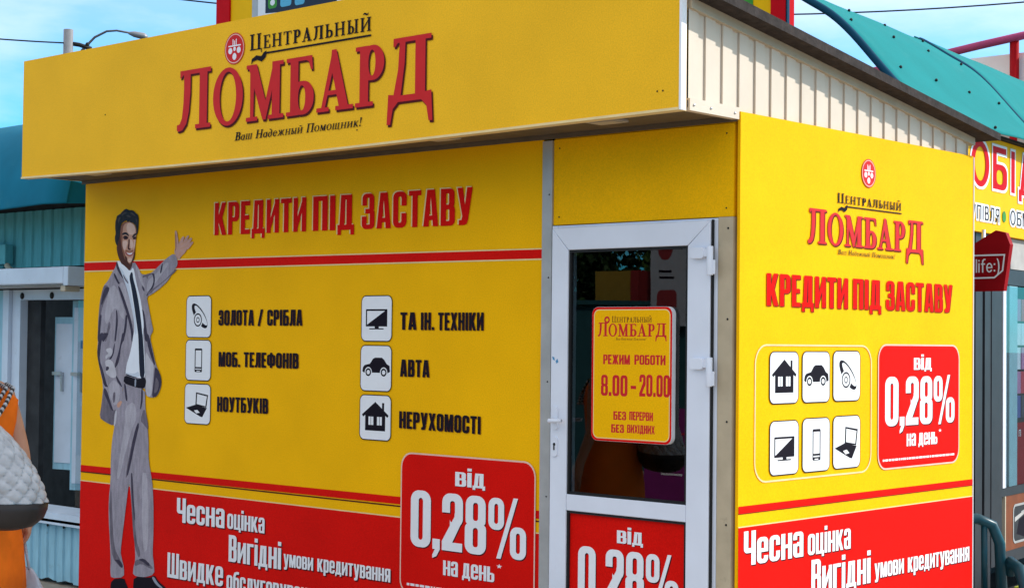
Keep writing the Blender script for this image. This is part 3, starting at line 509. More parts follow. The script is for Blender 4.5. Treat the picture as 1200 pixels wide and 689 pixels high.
MAN = [
    ('suit', [(-4.581,1.397),(-4.59,1.366),(-4.651,1.252),(-4.679,1.127),(-4.702,1.039),(-4.712,0.927),(-4.71,0.788),(-4.727,0.664),(-4.723,0.541),(-4.707,0.42),(-4.695,0.298),(-4.697,0.224),(-4.685,0.183),(-4.548,0.203),(-4.55,0.263),(-4.572,0.31),(-4.591,0.357),(-4.567,0.493),(-4.541,0.641),(-4.514,0.789),(-4.498,0.753),(-4.478,0.622),(-4.464,0.502),(-4.44,0.407),(-4.432,0.323),(-4.451,0.273),(-4.456,0.225),(-4.343,0.222),(-4.233,0.254),(-4.241,0.318),(-4.256,0.376),(-4.25,0.52),(-4.256,0.698),(-4.273,0.817),(-4.314,0.937),(-4.317,1.058),(-4.335,1.179),(-4.358,1.263),(-4.361,1.378)]),
    ('suit_dark', [(-4.443,1.15),(-4.427,1.138),(-4.456,1.076),(-4.494,0.939),(-4.532,0.827),(-4.553,0.813),(-4.515,0.963),(-4.477,1.075)]),
    ('suit_dark', [(-4.368,1.262),(-4.329,1.179),(-4.321,1.119),(-4.365,1.153),(-4.407,1.176)]),
    ('suit_dark', [(-4.501,0.85),(-4.476,0.852),(-4.453,0.623),(-4.427,0.444),(-4.378,0.365),(-4.397,0.333),(-4.438,0.395),(-4.464,0.502),(-4.478,0.622)]),
    ('suit_dark', [(-4.721,0.664),(-4.702,0.764),(-4.681,0.544),(-4.659,0.375),(-4.593,0.308),(-4.561,0.274),(-4.581,0.254),(-4.678,0.312),(-4.7,0.42)]),
    ('suit_dark', [(-4.432,0.323),(-4.346,0.332),(-4.244,0.294),(-4.264,0.28),(-4.366,0.306),(-4.443,0.28)]),
    ('suit_light', [(-4.382,0.858),(-4.325,0.861),(-4.304,0.635),(-4.304,0.408),(-4.347,0.368),(-4.369,0.57)]),
    ('suit_light', [(-4.566,1.255),(-4.473,1.295),(-4.439,1.199),(-4.499,1.111),(-4.567,0.947),(-4.616,0.809),(-4.648,0.807),(-4.61,0.97),(-4.572,1.12)]),
    ('suit_deep', [(-4.432,1.168),(-4.414,1.151),(-4.441,1.077),(-4.474,0.977),(-4.506,0.877),(-4.53,0.827),(-4.539,0.839),(-4.509,0.951),(-4.475,1.075)]),
    ('suit_deep', [(-4.493,0.851),(-4.478,0.849),(-4.469,0.743),(-4.439,0.564),(-4.451,0.563),(-4.48,0.706)]),
    ('suit_deep', [(-4.656,0.302),(-4.598,0.307),(-4.559,0.275),(-4.571,0.255),(-4.614,0.281)]),
    ('suit_deep', [(-4.407,0.326),(-4.346,0.341),(-4.275,0.309),(-4.294,0.295),(-4.35,0.317)]),
    ('black', [(-4.684,0.176),(-4.548,0.2),(-4.526,0.169),(-4.494,0.13),(-4.452,0.104),(-4.462,0.079),(-4.649,0.058),(-4.697,0.095)]),
    ('black', [(-4.445,0.22),(-4.282,0.228),(-4.233,0.25),(-4.192,0.216),(-4.122,0.188),(-4.062,0.165),(-4.065,0.147),(-4.14,0.127),(-4.239,0.128),(-4.3,0.151),(-4.34,0.135),(-4.422,0.126),(-4.453,0.14)]),
    ('blue_grey', [(-4.262,0.233),(-4.238,0.24),(-4.197,0.204),(-4.141,0.18),(-4.171,0.177),(-4.225,0.198)]),
    ('blue_grey', [(-4.151,0.162),(-4.078,0.16),(-4.091,0.149),(-4.14,0.148)]),
    ('suit', [(-4.679,2.174),(-4.697,2.128),(-4.737,2.09),(-4.776,2.043),(-4.823,2.013),(-4.842,1.973),(-4.861,1.919),(-4.869,1.863),(-4.877,1.793),(-4.878,1.73),(-4.872,1.696),(-4.884,1.584),(-4.863,1.515),(-4.807,1.387),(-4.822,1.266),(-4.845,1.179),(-4.777,1.152),(-4.688,1.132),(-4.675,1.203),(-4.619,1.281),(-4.586,1.401),(-4.363,1.382),(-4.35,1.331),(-4.298,1.321),(-4.242,1.329),(-4.209,1.37),(-4.194,1.411),(-4.205,1.461),(-4.255,1.522),(-4.292,1.617),(-4.323,1.692),(-4.287,1.732),(-4.301,1.762),(-4.322,1.823),(-4.343,1.884),(-4.363,1.938),(-4.3,1.956),(-4.225,1.989),(-4.15,2.03),(-4.085,2.098),(-4.054,2.123),(-4.055,2.161),(-4.087,2.2),(-4.167,2.169),(-4.229,2.133),(-4.304,2.089),(-4.354,2.075),(-4.425,2.076),(-4.459,2.123),(-4.5,2.162),(-4.59,2.102)]),
    ('suit_dark', [(-4.823,2.013),(-4.789,2.016),(-4.754,1.992),(-4.789,1.941),(-4.828,1.887),(-4.848,1.832),(-4.852,1.761),(-4.853,1.66),(-4.883,1.659),(-4.876,1.761),(-4.869,1.863),(-4.857,1.926),(-4.842,1.973)]),
    ('suit_deep', [(-4.809,2.001),(-4.768,2.004),(-4.758,1.987),(-4.793,1.949),(-4.837,1.895),(-4.85,1.887),(-4.841,1.942)]),
    ('suit_deep', [(-4.837,1.832),(-4.849,1.761),(-4.857,1.66),(-4.879,1.659),(-4.874,1.761),(-4.862,1.824)]),
    ('suit_light', [(-4.767,1.988),(-4.708,2.019),(-4.666,1.979),(-4.624,1.909),(-4.589,1.847),(-4.594,1.793),(-4.641,1.824),(-4.656,1.863),(-4.703,1.871),(-4.742,1.824),(-4.781,1.761),(-4.809,1.808),(-4.785,1.902)]),
    ('suit_light', [(-4.647,2.022),(-4.615,2.037),(-4.57,1.978),(-4.524,1.893),(-4.5,1.823),(-4.504,1.777),(-4.534,1.831),(-4.582,1.909),(-4.623,1.971)]),
    ('suit_deep', [(-4.717,2.091),(-4.696,2.083),(-4.661,2.038),(-4.645,2.026),(-4.661,2.018),(-4.684,2.038),(-4.709,2.067)]),
    ('suit_deep', [(-4.67,2.008),(-4.651,2.006),(-4.612,1.957),(-4.568,1.885),(-4.526,1.808),(-4.498,1.739),(-4.489,1.701),(-4.498,1.663),(-4.514,1.663),(-4.518,1.716),(-4.544,1.785),(-4.585,1.862),(-4.627,1.932)]),
    ('suit_deep', [(-4.685,1.863),(-4.668,1.851),(-4.66,1.777),(-4.669,1.723),(-4.679,1.661),(-4.697,1.661),(-4.688,1.73),(-4.681,1.793)]),
    ('suit_deep', [(-4.578,1.831),(-4.559,1.822),(-4.564,1.762),(-4.576,1.715),(-4.588,1.684),(-4.595,1.662),(-4.613,1.662),(-4.595,1.731),(-4.586,1.777)]),
    ('suit_dark', [(-4.755,1.793),(-4.737,1.761),(-4.759,1.714),(-4.784,1.66),(-4.802,1.66),(-4.78,1.722)]),
    ('suit_deep', [(-4.69,2.163),(-4.671,2.151),(-4.623,2.084),(-4.578,2.048),(-4.585,2.036),(-4.635,2.068),(-4.677,2.11),(-4.692,2.136)]),
    ('suit_light', [(-4.353,2.037),(-4.303,2.059),(-4.228,2.103),(-4.166,2.147),(-4.138,2.138),(-4.202,2.08),(-4.276,2.02),(-4.339,1.975),(-4.364,1.968)]),
    ('suit_deep', [(-4.366,1.944),(-4.351,1.964),(-4.309,1.999),(-4.292,2.036),(-4.303,2.072),(-4.319,2.079),(-4.288,2.083),(-4.277,2.043),(-4.286,2.004),(-4.323,1.966),(-4.353,1.941)]),
    ('suit_dark', [(-4.411,2.064),(-4.37,2.077),(-4.321,2.083),(-4.311,2.075),(-4.349,2.067),(-4.356,2.043),(-4.37,2.064),(-4.399,2.056)]),
    ('suit_deep', [(-4.23,2.084),(-4.216,2.129),(-4.201,2.144),(-4.203,2.114),(-4.217,2.078)]),
    ('suit_dark', [(-4.359,1.941),(-4.34,1.973),(-4.199,2.026),(-4.07,2.104),(-4.059,2.095),(-4.153,2.045),(-4.259,1.993),(-4.348,1.944)]),
    ('suit_light', [(-4.486,2.146),(-4.443,2.107),(-4.408,2.045),(-4.384,1.991),(-4.404,1.999),(-4.438,2.046),(-4.478,2.108)]),
    ('suit_deep', [(-4.508,2.081),(-4.489,2.071),(-4.472,2.025),(-4.496,2.036)]),
    ('suit_deep', [(-4.407,2.011),(-4.383,1.985),(-4.387,1.967),(-4.411,1.99)]),
    ('suit_deep', [(-4.41,1.865),(-4.384,1.848),(-4.361,1.762),(-4.346,1.701),(-4.34,1.664),(-4.371,1.664),(-4.386,1.732),(-4.4,1.793)]),
    ('suit_deep', [(-4.884,1.584),(-4.873,1.645),(-4.854,1.714),(-4.812,1.714),(-4.835,1.662),(-4.844,1.619),(-4.855,1.541),(-4.814,1.481),(-4.774,1.396),(-4.751,1.371),(-4.799,1.377),(-4.834,1.455),(-4.867,1.524)]),
    ('suit_dark', [(-4.806,1.37),(-4.768,1.355),(-4.729,1.286),(-4.693,1.226),(-4.664,1.237),(-4.674,1.169),(-4.688,1.134),(-4.777,1.152),(-4.844,1.179),(-4.822,1.266)]),
    ('suit_deep', [(-4.799,1.37),(-4.768,1.354),(-4.724,1.278),(-4.69,1.224),(-4.713,1.227),(-4.759,1.285),(-4.801,1.335)]),
    ('suit_pale', [(-4.676,1.224),(-4.652,1.233),(-4.665,1.152),(-4.676,1.133),(-4.688,1.132)]),
    ('suit_deep', [(-4.622,1.63),(-4.601,1.664),(-4.585,1.715),(-4.613,1.715),(-4.626,1.664),(-4.651,1.587),(-4.682,1.527),(-4.687,1.491),(-4.652,1.517),(-4.632,1.57)]),
    ('suit_deep', [(-4.683,1.476),(-4.653,1.434),(-4.615,1.4),(-4.6,1.375),(-4.622,1.383),(-4.664,1.416)]),
    ('suit_pale', [(-4.779,1.615),(-4.732,1.622),(-4.709,1.599),(-4.727,1.571),(-4.766,1.561),(-4.783,1.547),(-4.793,1.568),(-4.753,1.586),(-4.786,1.602)]),
    ('suit_pale', [(-4.792,1.538),(-4.745,1.549),(-4.704,1.531),(-4.674,1.476),(-4.664,1.44),(-4.711,1.43),(-4.756,1.447),(-4.79,1.465),(-4.765,1.491),(-4.788,1.512)]),
    ('suit_deep', [(-4.708,1.616),(-4.686,1.663),(-4.697,1.586),(-4.727,1.548),(-4.756,1.548),(-4.716,1.576)]),
    ('suit_deep', [(-4.78,1.504),(-4.746,1.5),(-4.754,1.481),(-4.784,1.473)]),
    ('suit_deep', [(-4.824,1.714),(-4.835,1.671),(-4.815,1.654),(-4.779,1.688),(-4.757,1.714)]),
    ('suit_light', [(-4.754,1.384),(-4.696,1.424),(-4.644,1.398),(-4.618,1.349),(-4.631,1.298),(-4.674,1.254),(-4.714,1.287),(-4.75,1.346)]),
    ('suit_dark', [(-4.694,1.347),(-4.672,1.339),(-4.678,1.288),(-4.692,1.27),(-4.707,1.304)]),
    ('suit_pale', [(-4.364,1.608),(-4.326,1.566),(-4.273,1.521),(-4.285,1.442),(-4.295,1.326),(-4.35,1.331),(-4.36,1.466)]),
    ('suit_deep', [(-4.354,1.717),(-4.329,1.7),(-4.297,1.617),(-4.258,1.524),(-4.274,1.519),(-4.313,1.583),(-4.348,1.65)]),
    ('suit_deep', [(-4.262,1.511),(-4.23,1.493),(-4.202,1.454),(-4.194,1.411),(-4.213,1.369),(-4.241,1.331),(-4.291,1.322),(-4.279,1.401),(-4.27,1.468)]),
    ('suit_dark', [(-4.25,1.451),(-4.216,1.411),(-4.231,1.365),(-4.269,1.343),(-4.263,1.41)]),
    ('skin', [(-4.659,1.27),(-4.622,1.292),(-4.598,1.288),(-4.621,1.256),(-4.647,1.245)]),
    ('shirt', [(-4.681,2.168),(-4.652,2.164),(-4.537,2.097),(-4.514,2.122),(-4.498,2.108),(-4.473,2.027),(-4.43,1.938),(-4.402,1.846),(-4.384,1.762),(-4.393,1.716),(-4.379,1.633),(-4.367,1.532),(-4.362,1.436),(-4.436,1.439),(-4.572,1.458),(-4.559,1.521),(-4.529,1.58),(-4.505,1.648),(-4.495,1.699),(-4.484,1.731),(-4.491,1.793),(-4.514,1.862),(-4.546,1.939),(-4.585,2.017),(-4.622,2.08),(-4.664,2.131)]),
    ('shirt_shade', [(-4.664,2.131),(-4.623,2.111),(-4.586,2.067),(-4.555,2.047),(-4.533,1.97),(-4.498,1.885),(-4.469,1.793),(-4.458,1.716),(-4.476,1.701),(-4.491,1.793),(-4.514,1.862),(-4.546,1.939),(-4.585,2.017),(-4.626,2.08)]),
    ('suit_dark', [(-4.621,2.087),(-4.586,2.056),(-4.555,2.028),(-4.561,2.021),(-4.595,2.044)]),
    ('shirt_shade', [(-4.569,1.469),(-4.479,1.463),(-4.43,1.481),(-4.421,1.439),(-4.572,1.458)]),
    ('navy', [(-4.569,1.463),(-4.508,1.45),(-4.436,1.44),(-4.479,1.439),(-4.558,1.451)]),
    ('navy', [(-4.549,2.061),(-4.53,2.093),(-4.513,2.09),(-4.506,2.054),(-4.472,1.985),(-4.437,1.885),(-4.415,1.793),(-4.401,1.716),(-4.395,1.7),(-4.379,1.591),(-4.365,1.44),(-4.414,1.436),(-4.427,1.515),(-4.434,1.615),(-4.442,1.699),(-4.45,1.731),(-4.458,1.762),(-4.487,1.87),(-4.523,1.993)]),
    ('black', [(-4.58,1.454),(-4.478,1.435),(-4.428,1.432),(-4.365,1.445),(-4.349,1.42),(-4.362,1.38),(-4.405,1.374),(-4.477,1.382),(-4.592,1.403)]),
    ('blue_grey', [(-4.471,1.431),(-4.454,1.43),(-4.458,1.383),(-4.473,1.384)]),
    ('suit_deep', [(-4.586,1.4),(-4.564,1.397),(-4.544,1.309),(-4.546,1.288),(-4.564,1.3),(-4.574,1.342)]),
    ('suit_deep', [(-4.401,1.381),(-4.385,1.373),(-4.381,1.306),(-4.399,1.247),(-4.412,1.246),(-4.403,1.297)]),
    ('skin_deep', [(-4.641,2.177),(-4.598,2.15),(-4.545,2.14),(-4.516,2.151),(-4.521,2.129),(-4.537,2.111),(-4.548,2.101),(-4.571,2.117),(-4.608,2.137),(-4.642,2.151)]),
    ('skin_deep', [(-4.685,2.271),(-4.675,2.295),(-4.665,2.332),(-4.658,2.376),(-4.615,2.368),(-4.613,2.312),(-4.617,2.269),(-4.602,2.231),(-4.583,2.193),(-4.561,2.156),(-4.563,2.134),(-4.597,2.137),(-4.63,2.15),(-4.657,2.173),(-4.678,2.208),(-4.69,2.246)]),
    ('skin_dark', [(-4.647,2.385),(-4.621,2.405),(-4.59,2.41),(-4.547,2.407),(-4.505,2.389),(-4.485,2.369),(-4.478,2.332),(-4.484,2.295),(-4.491,2.259),(-4.492,2.222),(-4.497,2.191),(-4.51,2.161),(-4.537,2.141),(-4.571,2.145),(-4.596,2.169),(-4.619,2.207),(-4.635,2.251),(-4.645,2.294),(-4.653,2.332)]),
    ('skin', [(-4.621,2.384),(-4.595,2.401),(-4.547,2.404),(-4.505,2.386),(-4.488,2.363),(-4.481,2.329),(-4.489,2.296),(-4.498,2.259),(-4.501,2.228),(-4.51,2.185),(-4.528,2.155),(-4.553,2.149),(-4.575,2.168),(-4.597,2.206),(-4.62,2.244),(-4.629,2.281),(-4.624,2.312),(-4.63,2.337)]),
    ('skin_light', [(-4.58,2.396),(-4.542,2.402),(-4.505,2.384),(-4.492,2.36),(-4.498,2.336),(-4.521,2.324),(-4.55,2.328),(-4.577,2.343),(-4.587,2.367)]),
    ('hair', [(-4.637,2.33),(-4.619,2.343),(-4.587,2.344),(-4.563,2.33),(-4.557,2.315),(-4.576,2.323),(-4.598,2.331),(-4.619,2.326)]),
    ('skin_deep', [(-4.624,2.317),(-4.597,2.325),(-4.567,2.315),(-4.562,2.303),(-4.586,2.296),(-4.615,2.3)]),
    ('black', [(-4.613,2.314),(-4.592,2.319),(-4.576,2.312),(-4.579,2.304),(-4.602,2.304)]),
    ('hair', [(-4.529,2.31),(-4.51,2.328),(-4.475,2.336),(-4.471,2.328),(-4.491,2.32),(-4.513,2.307)]),
    ('skin_deep', [(-4.522,2.305),(-4.497,2.314),(-4.478,2.311),(-4.484,2.297),(-4.512,2.295)]),
    ('black', [(-4.513,2.306),(-4.497,2.309),(-4.489,2.305),(-4.497,2.299),(-4.509,2.299)]),
    ('skin_deep', [(-4.564,2.301),(-4.549,2.299),(-4.549,2.267),(-4.554,2.244),(-4.537,2.238),(-4.54,2.229),(-4.568,2.234),(-4.573,2.249),(-4.564,2.273)]),
    ('skin_light', [(-4.546,2.3),(-4.522,2.292),(-4.51,2.265),(-4.518,2.24),(-4.537,2.241),(-4.546,2.266)]),
    ('skin_light', [(-4.625,2.288),(-4.586,2.291),(-4.571,2.28),(-4.582,2.255),(-4.598,2.23),(-4.615,2.238),(-4.627,2.263)]),
    ('skin_light', [(-4.503,2.289),(-4.485,2.295),(-4.491,2.259),(-4.501,2.231),(-4.511,2.247)]),
    ('skin_dark', [(-4.584,2.234),(-4.563,2.227),(-4.537,2.225),(-4.516,2.232),(-4.505,2.222),(-4.536,2.217),(-4.573,2.219),(-4.6,2.225)]),
    ('lip', [(-4.604,2.224),(-4.573,2.214),(-4.541,2.21),(-4.503,2.22),(-4.513,2.2),(-4.539,2.19),(-4.567,2.195),(-4.589,2.205)]),
    ('shirt', [(-4.586,2.216),(-4.547,2.209),(-4.515,2.215),(-4.525,2.204),(-4.555,2.201)]),
    ('skin_light', [(-4.565,2.18),(-4.523,2.182),(-4.526,2.16),(-4.549,2.152),(-4.566,2.163)]),
    ('skin_deep', [(-4.501,2.222),(-4.491,2.212),(-4.497,2.179),(-4.518,2.15),(-4.54,2.14),(-4.522,2.167),(-4.508,2.191)]),
    ('skin_deep', [(-4.597,2.2),(-4.573,2.184),(-4.57,2.156),(-4.545,2.144),(-4.557,2.131),(-4.589,2.144)]),
    ('hair', [(-4.692,2.449),(-4.673,2.456),(-4.65,2.463),(-4.639,2.473),(-4.627,2.477),(-4.613,2.486),(-4.592,2.491),(-4.574,2.482),(-4.549,2.477),(-4.532,2.48),(-4.502,2.467),(-4.487,2.454),(-4.472,2.451),(-4.464,2.436),(-4.459,2.418),(-4.46,2.399),(-4.46,2.368),(-4.467,2.338),(-4.474,2.325),(-4.483,2.332),(-4.48,2.357),(-4.487,2.379),(-4.505,2.392),(-4.529,2.403),(-4.544,2.402),(-4.553,2.413),(-4.572,2.407),(-4.595,2.417),(-4.616,2.41),(-4.639,2.401),(-4.649,2.385),(-4.652,2.357),(-4.654,2.332),(-4.664,2.307),(-4.674,2.283),(-4.678,2.263),(-4.692,2.265),(-4.707,2.29),(-4.711,2.315),(-4.701,2.34),(-4.71,2.378),(-4.707,2.415),(-4.698,2.433)]),
    ('hair_light', [(-4.649,2.453),(-4.628,2.465),(-4.602,2.47),(-4.581,2.463),(-4.607,2.46),(-4.63,2.449)]),
    ('hair_light', [(-4.554,2.462),(-4.531,2.465),(-4.507,2.453),(-4.49,2.437),(-4.512,2.443),(-4.531,2.453)]),
    ('hair_light', [(-4.681,2.427),(-4.665,2.441),(-4.649,2.438),(-4.664,2.42),(-4.671,2.395)]),
    ('hair_light', [(-4.596,2.448),(-4.564,2.45),(-4.538,2.436),(-4.553,2.434),(-4.58,2.44)]),
    ('hair_light', [(-4.495,2.425),(-4.477,2.418),(-4.475,2.394),(-4.485,2.406)]),
    ('skin_pale', [(-4.079,2.234),(-4.045,2.256),(-3.996,2.251),(-3.958,2.23),(-3.975,2.201),(-4.014,2.181),(-4.042,2.156),(-4.073,2.183),(-4.088,2.204)]),
    ('skin_pale', [(-4.085,2.335),(-4.067,2.333),(-4.056,2.299),(-4.043,2.251),(-4.066,2.222),(-4.079,2.228),(-4.081,2.276)]),
    ('skin_pale', [(-4.047,2.248),(-4.026,2.283),(-4.001,2.3),(-3.987,2.292),(-4,2.272),(-4.013,2.243)]),
    ('skin_pale', [(-4.019,2.244),(-3.985,2.282),(-3.958,2.304),(-3.942,2.297),(-3.961,2.273),(-3.986,2.238)]),
    ('skin_pale', [(-3.992,2.239),(-3.953,2.275),(-3.925,2.289),(-3.911,2.28),(-3.932,2.261),(-3.964,2.229)]),
    ('skin_pale', [(-3.974,2.226),(-3.937,2.254),(-3.909,2.266),(-3.899,2.257),(-3.921,2.239),(-3.956,2.214)]),
    ('skin_dark', [(-4.081,2.312),(-4.073,2.318),(-4.067,2.252),(-4.069,2.222),(-4.083,2.205),(-4.074,2.234)]),
    ('skin', [(-4.03,2.251),(-3.987,2.267),(-3.948,2.278),(-3.946,2.273),(-3.981,2.258),(-4.023,2.243)]),
    ('skin', [(-4.034,2.227),(-3.976,2.237),(-3.937,2.248),(-3.937,2.243),(-3.976,2.23),(-4.029,2.219)]),
    ('skin', [(-4.044,2.203),(-4.014,2.208),(-4.019,2.19),(-4.043,2.173)]),
]
def soften(P):
    for _ in range(1):
        Q = []
        for i, p in enumerate(P):
            q = P[(i+1) % len(P)]; Q += [(p[0]*.78+q[0]*.22, p[1]*.78+q[1]*.22), (p[0]*.22+q[0]*.78, p[1]*.22+q[1]*.78)]
        P = Q
    return P
paint(MB(), [(SUITS[m], [(1, soften(P))]) for m, P in MAN], front(.005)).build('printed_figure', fw, fixn=False)

b = MB(); b.add([(-1.130, -.014, 2.66), (-1.068, -.014, 2.66), (-1.064, -.014, -.02), (-1.128, -.014, -.02), (-1.130, .05, 2.66), (-1.068, .05, 2.66), (-1.064, .05, -.02), (-1.128, .05, -.02)],
    [(0, 1, 2, 3), (7, 6, 5, 4), (0, 4, 5, 1), (1, 5, 6, 2), (2, 6, 7, 3), (3, 7, 4, 0)], GREYTRIM)
for z in (.4, .95, 1.5, 2.0, 2.4):
    b.ball((-1.085, -.015, z), .004, .003, .004, BLACKM, 8, 6)
b.build('trim_strip', kiosk)
b = MB(); b.box(-1.066, -.022, -.004, .05, 2.252, 2.663, YEL); b.box(-1.066, -.022, .004, .05, 2.663, 2.70, YEL)
for x in (-1.03, -.06):
    for z in (2.29, 2.62): b.ball((x, -.005, z), .004, .003, .004, BLACKM, 8, 6)
b.build('header_panel', kiosk)
b = MB(); b.box(-.1205, -.1175, -.03, -.011, .02, 2.24, BLACKM); b.build('gasket', kiosk)
b = MB(); b.box(-.097, -.02, -.010, .05, -.02, 2.25, mat('tan_panel', (0.50, 0.40, 0.27), .5, var=.08, dirt=((0.2, 0.15, 0.1), 10.0, 0.62, 0.5)))
for z in (.3, .9, 1.35, 1.8, 2.2): b.ball((-.045, -.011, z), .005, .004, .005, BLACKM, 8, 6)
b.build('jamb_panel', kiosk)
# door frame: sits behind the leaf edge
b = MB(); b.box(-1.063, -1.03, -.012, .06, 0, 2.247, PVC); b.box(-.135, -.099, -.010, .06, 0, 2.247, PVC); b.box(-1.03, -.135, -.010, .06, 2.215, 2.247, PVC); b.box(-1.03, -.135, -.002, .06, -.02, .03, PVC)
b.build('door_frame', kiosk)
door = MB()
def mitre(mb, x0, x1, z0, z1, wl, wr, wt, wb, ya, yb, m):
    for poly in ([(x0, z0), (x0+wl, z0+wb), (x0+wl, z1-wt), (x0, z1)], [(x1, z0), (x1, z1), (x1-wr, z1-wt), (x1-wr, z0+wb)],
                 [(x0, z1), (x0+wl, z1-wt), (x1-wr, z1-wt), (x1, z1)], [(x0, z0), (x1, z0), (x1-wr, z0+wb), (x0+wl, z0+wb)]):
        g_ = .0008; cx = sum(p[0] for p in poly)/4; cz = sum(p[1] for p in poly)/4
        poly = [(p[0]+(g_ if p[0] < cx else -g_), p[1]+(g_ if p[1] < cz else -g_)) for p in poly]
        mb.prism(poly, ya, yb, lambda a, c, e: (a, e, c), m)
mitre(door, -1.045, -.122, .035, 2.235, .103, .123, .108, .12, -.038, .03, PVC)
door.box(-.9415, -.2455, -.036, .028, .897, .973, PVC)
dr = door.build('door', kiosk, bevel=.004)
b = MB()
for (x0, x1, z0, z1) in ((-.942, -.246, .974, 2.127), (-.942, -.246, .155, .897)):
    t = .012; ya, yb = -.029, -.012
    b.box(x0, x0+t, ya, yb, z0, z1, BLACKM); b.box(x1-t, x1, ya, yb, z0, z1, BLACKM); b.box(x0+t, x1-t, ya, yb, z1-t, z1, BLACKM); b.box(x0+t, x1-t, ya, yb, z0, z0+t, BLACKM)
b.build('glazing_seal', dr)
b = MB(); b.box(-.931, -.257, -.018, -.006, .985, 2.116, GLASS); b.build('glass_pane', dr)
b = MB(); b.box(-.931, -.257, -.016, .02, .166, .886, RED); paint(b, badge_layers(-.9305, -.2575, .30, .8855, False), front(.001, -.016)); b.build('price_panel', dr, fixn=False)
# handle and lock
b = MB(); b.prism(RR(-1.028, 1.275, -.992, 1.385, .014), -.046, -.038, lambda a, c, e: (a, e, c), PVC); b.tube([(-1.010, -.046, 1.318), (-1.010, -.085, 1.318), (-1.004, -.092, 1.318), (-.93, -.092, 1.322)], [.011, .011, .012, .009], PVC, 10)
b.build('handle', dr)
b = MB(); b.prism(RR(-1.029, 1.148, -.994, 1.24, .014), -.046, -.038, lambda a, c, e: (a, e, c), PVC); b.ball((-1.011, -.046, 1.205), .008, .004, .008, BLACKM, 10, 6); b.box(-1.014, -1.008, -.049, -.046, 1.178, 1.203, BLACKM)
b.build('lock_plate', dr)
printed('blue_smudge', dr, [(mat('blue_ink', (.08, .28, .50), .5), [(1, [(-1.036, 1.622), (-1.022, 1.618), (-1.018, 1.603), (-1.03, 1.606)]), (1, [(-1.014, 1.60), (-1.002, 1.612), (-.996, 1.596), (-1.008, 1.588)])])], front(.0385))
for z in (2.055, 1.565, .35):
    b = MB(); b.prism(RR(-.215, z+.012, -.14, z+.062, .018), -.062, -.038, lambda a, c, e: (a, e, c), PVC)
    b.tube([(-.112, -.052, z-.062), (-.112, -.052, z+.066)], .015, PVC, 12); b.box(-.15, -.112, -.058, -.046, z+.02, z+.055, PVC); b.box(-.112, -.086, -.056, -.046, z-.058, z+.005, PVC)
    b.build('hinge', dr, bevel=.002)

# side wall
b = MB(); b.box(-.062, -.006, .066, 2.2, -.02, 2.66, CREAM); b.build('side_lining', kiosk)
b = MB(); b.box(-.005, .010, .0, 2.198, -.04, 2.711, YEL); sw = b.build('side_wall', kiosk)
X0 = .010; sf = lambda off: (lambda u, z: (X0+off, u-.018, z))
# (measured on the plane x = 0; the panel face is X0 proud)
printed('red_stripes', sw, [(RED, [(1, R(.0195, .951, 2.215, .983))]), (MAR, [(1, R(.0195, .948, 2.215, .951))]), (RED, [(1, R(.0195, -.038, 2.215, .890))]), (PALEY, [(1, R(.0195, .890, 2.215, .895))])], sf(.002))
b = MB(); b.box(-.004, .014, 2.1985, 2.204, -.04, 2.705, WHT); b.build('edge_trim', kiosk)
logo_circle(sw, 1.113, 2.528, .068, .07, sf(.004))
ll = [text('ЛОМБАРД', SERIF, .565, 1.66, 2.163, .150, big={0: 1.08, 6: 1.08}, gap=.07)]
letters('logo_lettering', sw, ll, LRED, sf(.004), MAR, (.007, -.005))
cent = [text('ЦЕНТРАЛЬНЫЙ', SERIF, .824, 1.434, 2.366, .047, small=.82, gap=.12), [(1, R(.90, 2.349, 1.437, 2.355))]]
swash = lambda u, z, k: [(1, [(u+x*k, z+y*k) for x, y in [(.16, .02), (.1, -.03), (0, -.01), (-.09, -.05), (-.1, -.12), (-.06, -.08), (.02, -.07), (.11, -.1), (.19, -.05), (.2, .03)]])]
cent.append(swash(.86, 2.352, .28))
cent.append(text('Ваш Надежный Помощник!', SERIF, .83, 1.37, 2.121, .024, slant=.25, sp=.4))
letters('name_lettering', sw, cent, BLK, sf(.004))
kred = [text('КРЕДИТИ', SANS, .226, .921, 1.864, .146), text('ПІД', SANS, .97, 1.235, 1.865, .146), text('ЗАСТАВУ', SANS, 1.285, 1.975, 1.866, .146)]
letters('headline_lettering', sw, kred, RED, sf(.004), MAR, (.006, -.003))
printed('pictogram_border', sw, [(PALEY, [(1, RR(.137, 1.076, 1.152, 1.692, .09)), (-1, RR(.145, 1.084, 1.144, 1.684, .083))])], sf(.003))
for k, a, c, d, e in (('house', .258, .489, 1.427, 1.656), ('car', .528, .760, 1.427, 1.657), ('ring', .797, 1.037, 1.428, 1.660),
                      ('tv', .262, .493, 1.106, 1.344), ('phone', .532, .763, 1.107, 1.349), ('laptop', .799, 1.040, 1.109, 1.352)):
    pictogram(sw, k, a, c, d, e, sf(.004))
paint(MB(), badge_layers(1.219, 2.051, 1.087, 1.690), sf(.004)).build('price_badge', sw, fixn=False)
slog = [text('Чесна', SANS, .06, .542, .722, .150, gap=.06), text('оцінка', SANS, .58, .96, .722, .125, gap=.06),
        text('Вигідні', SANS, .612, 1.148, .540, .158, gap=.06), text('умови', SANS, 1.186, 1.475, .555, .096, gap=.06), text('кредитування', SANS, 1.515, 2.178, .554, .096, gap=.06)]
letters('slogan_lettering', sw, slog, WHT, sf(.004), MAR, (.006, -.005))

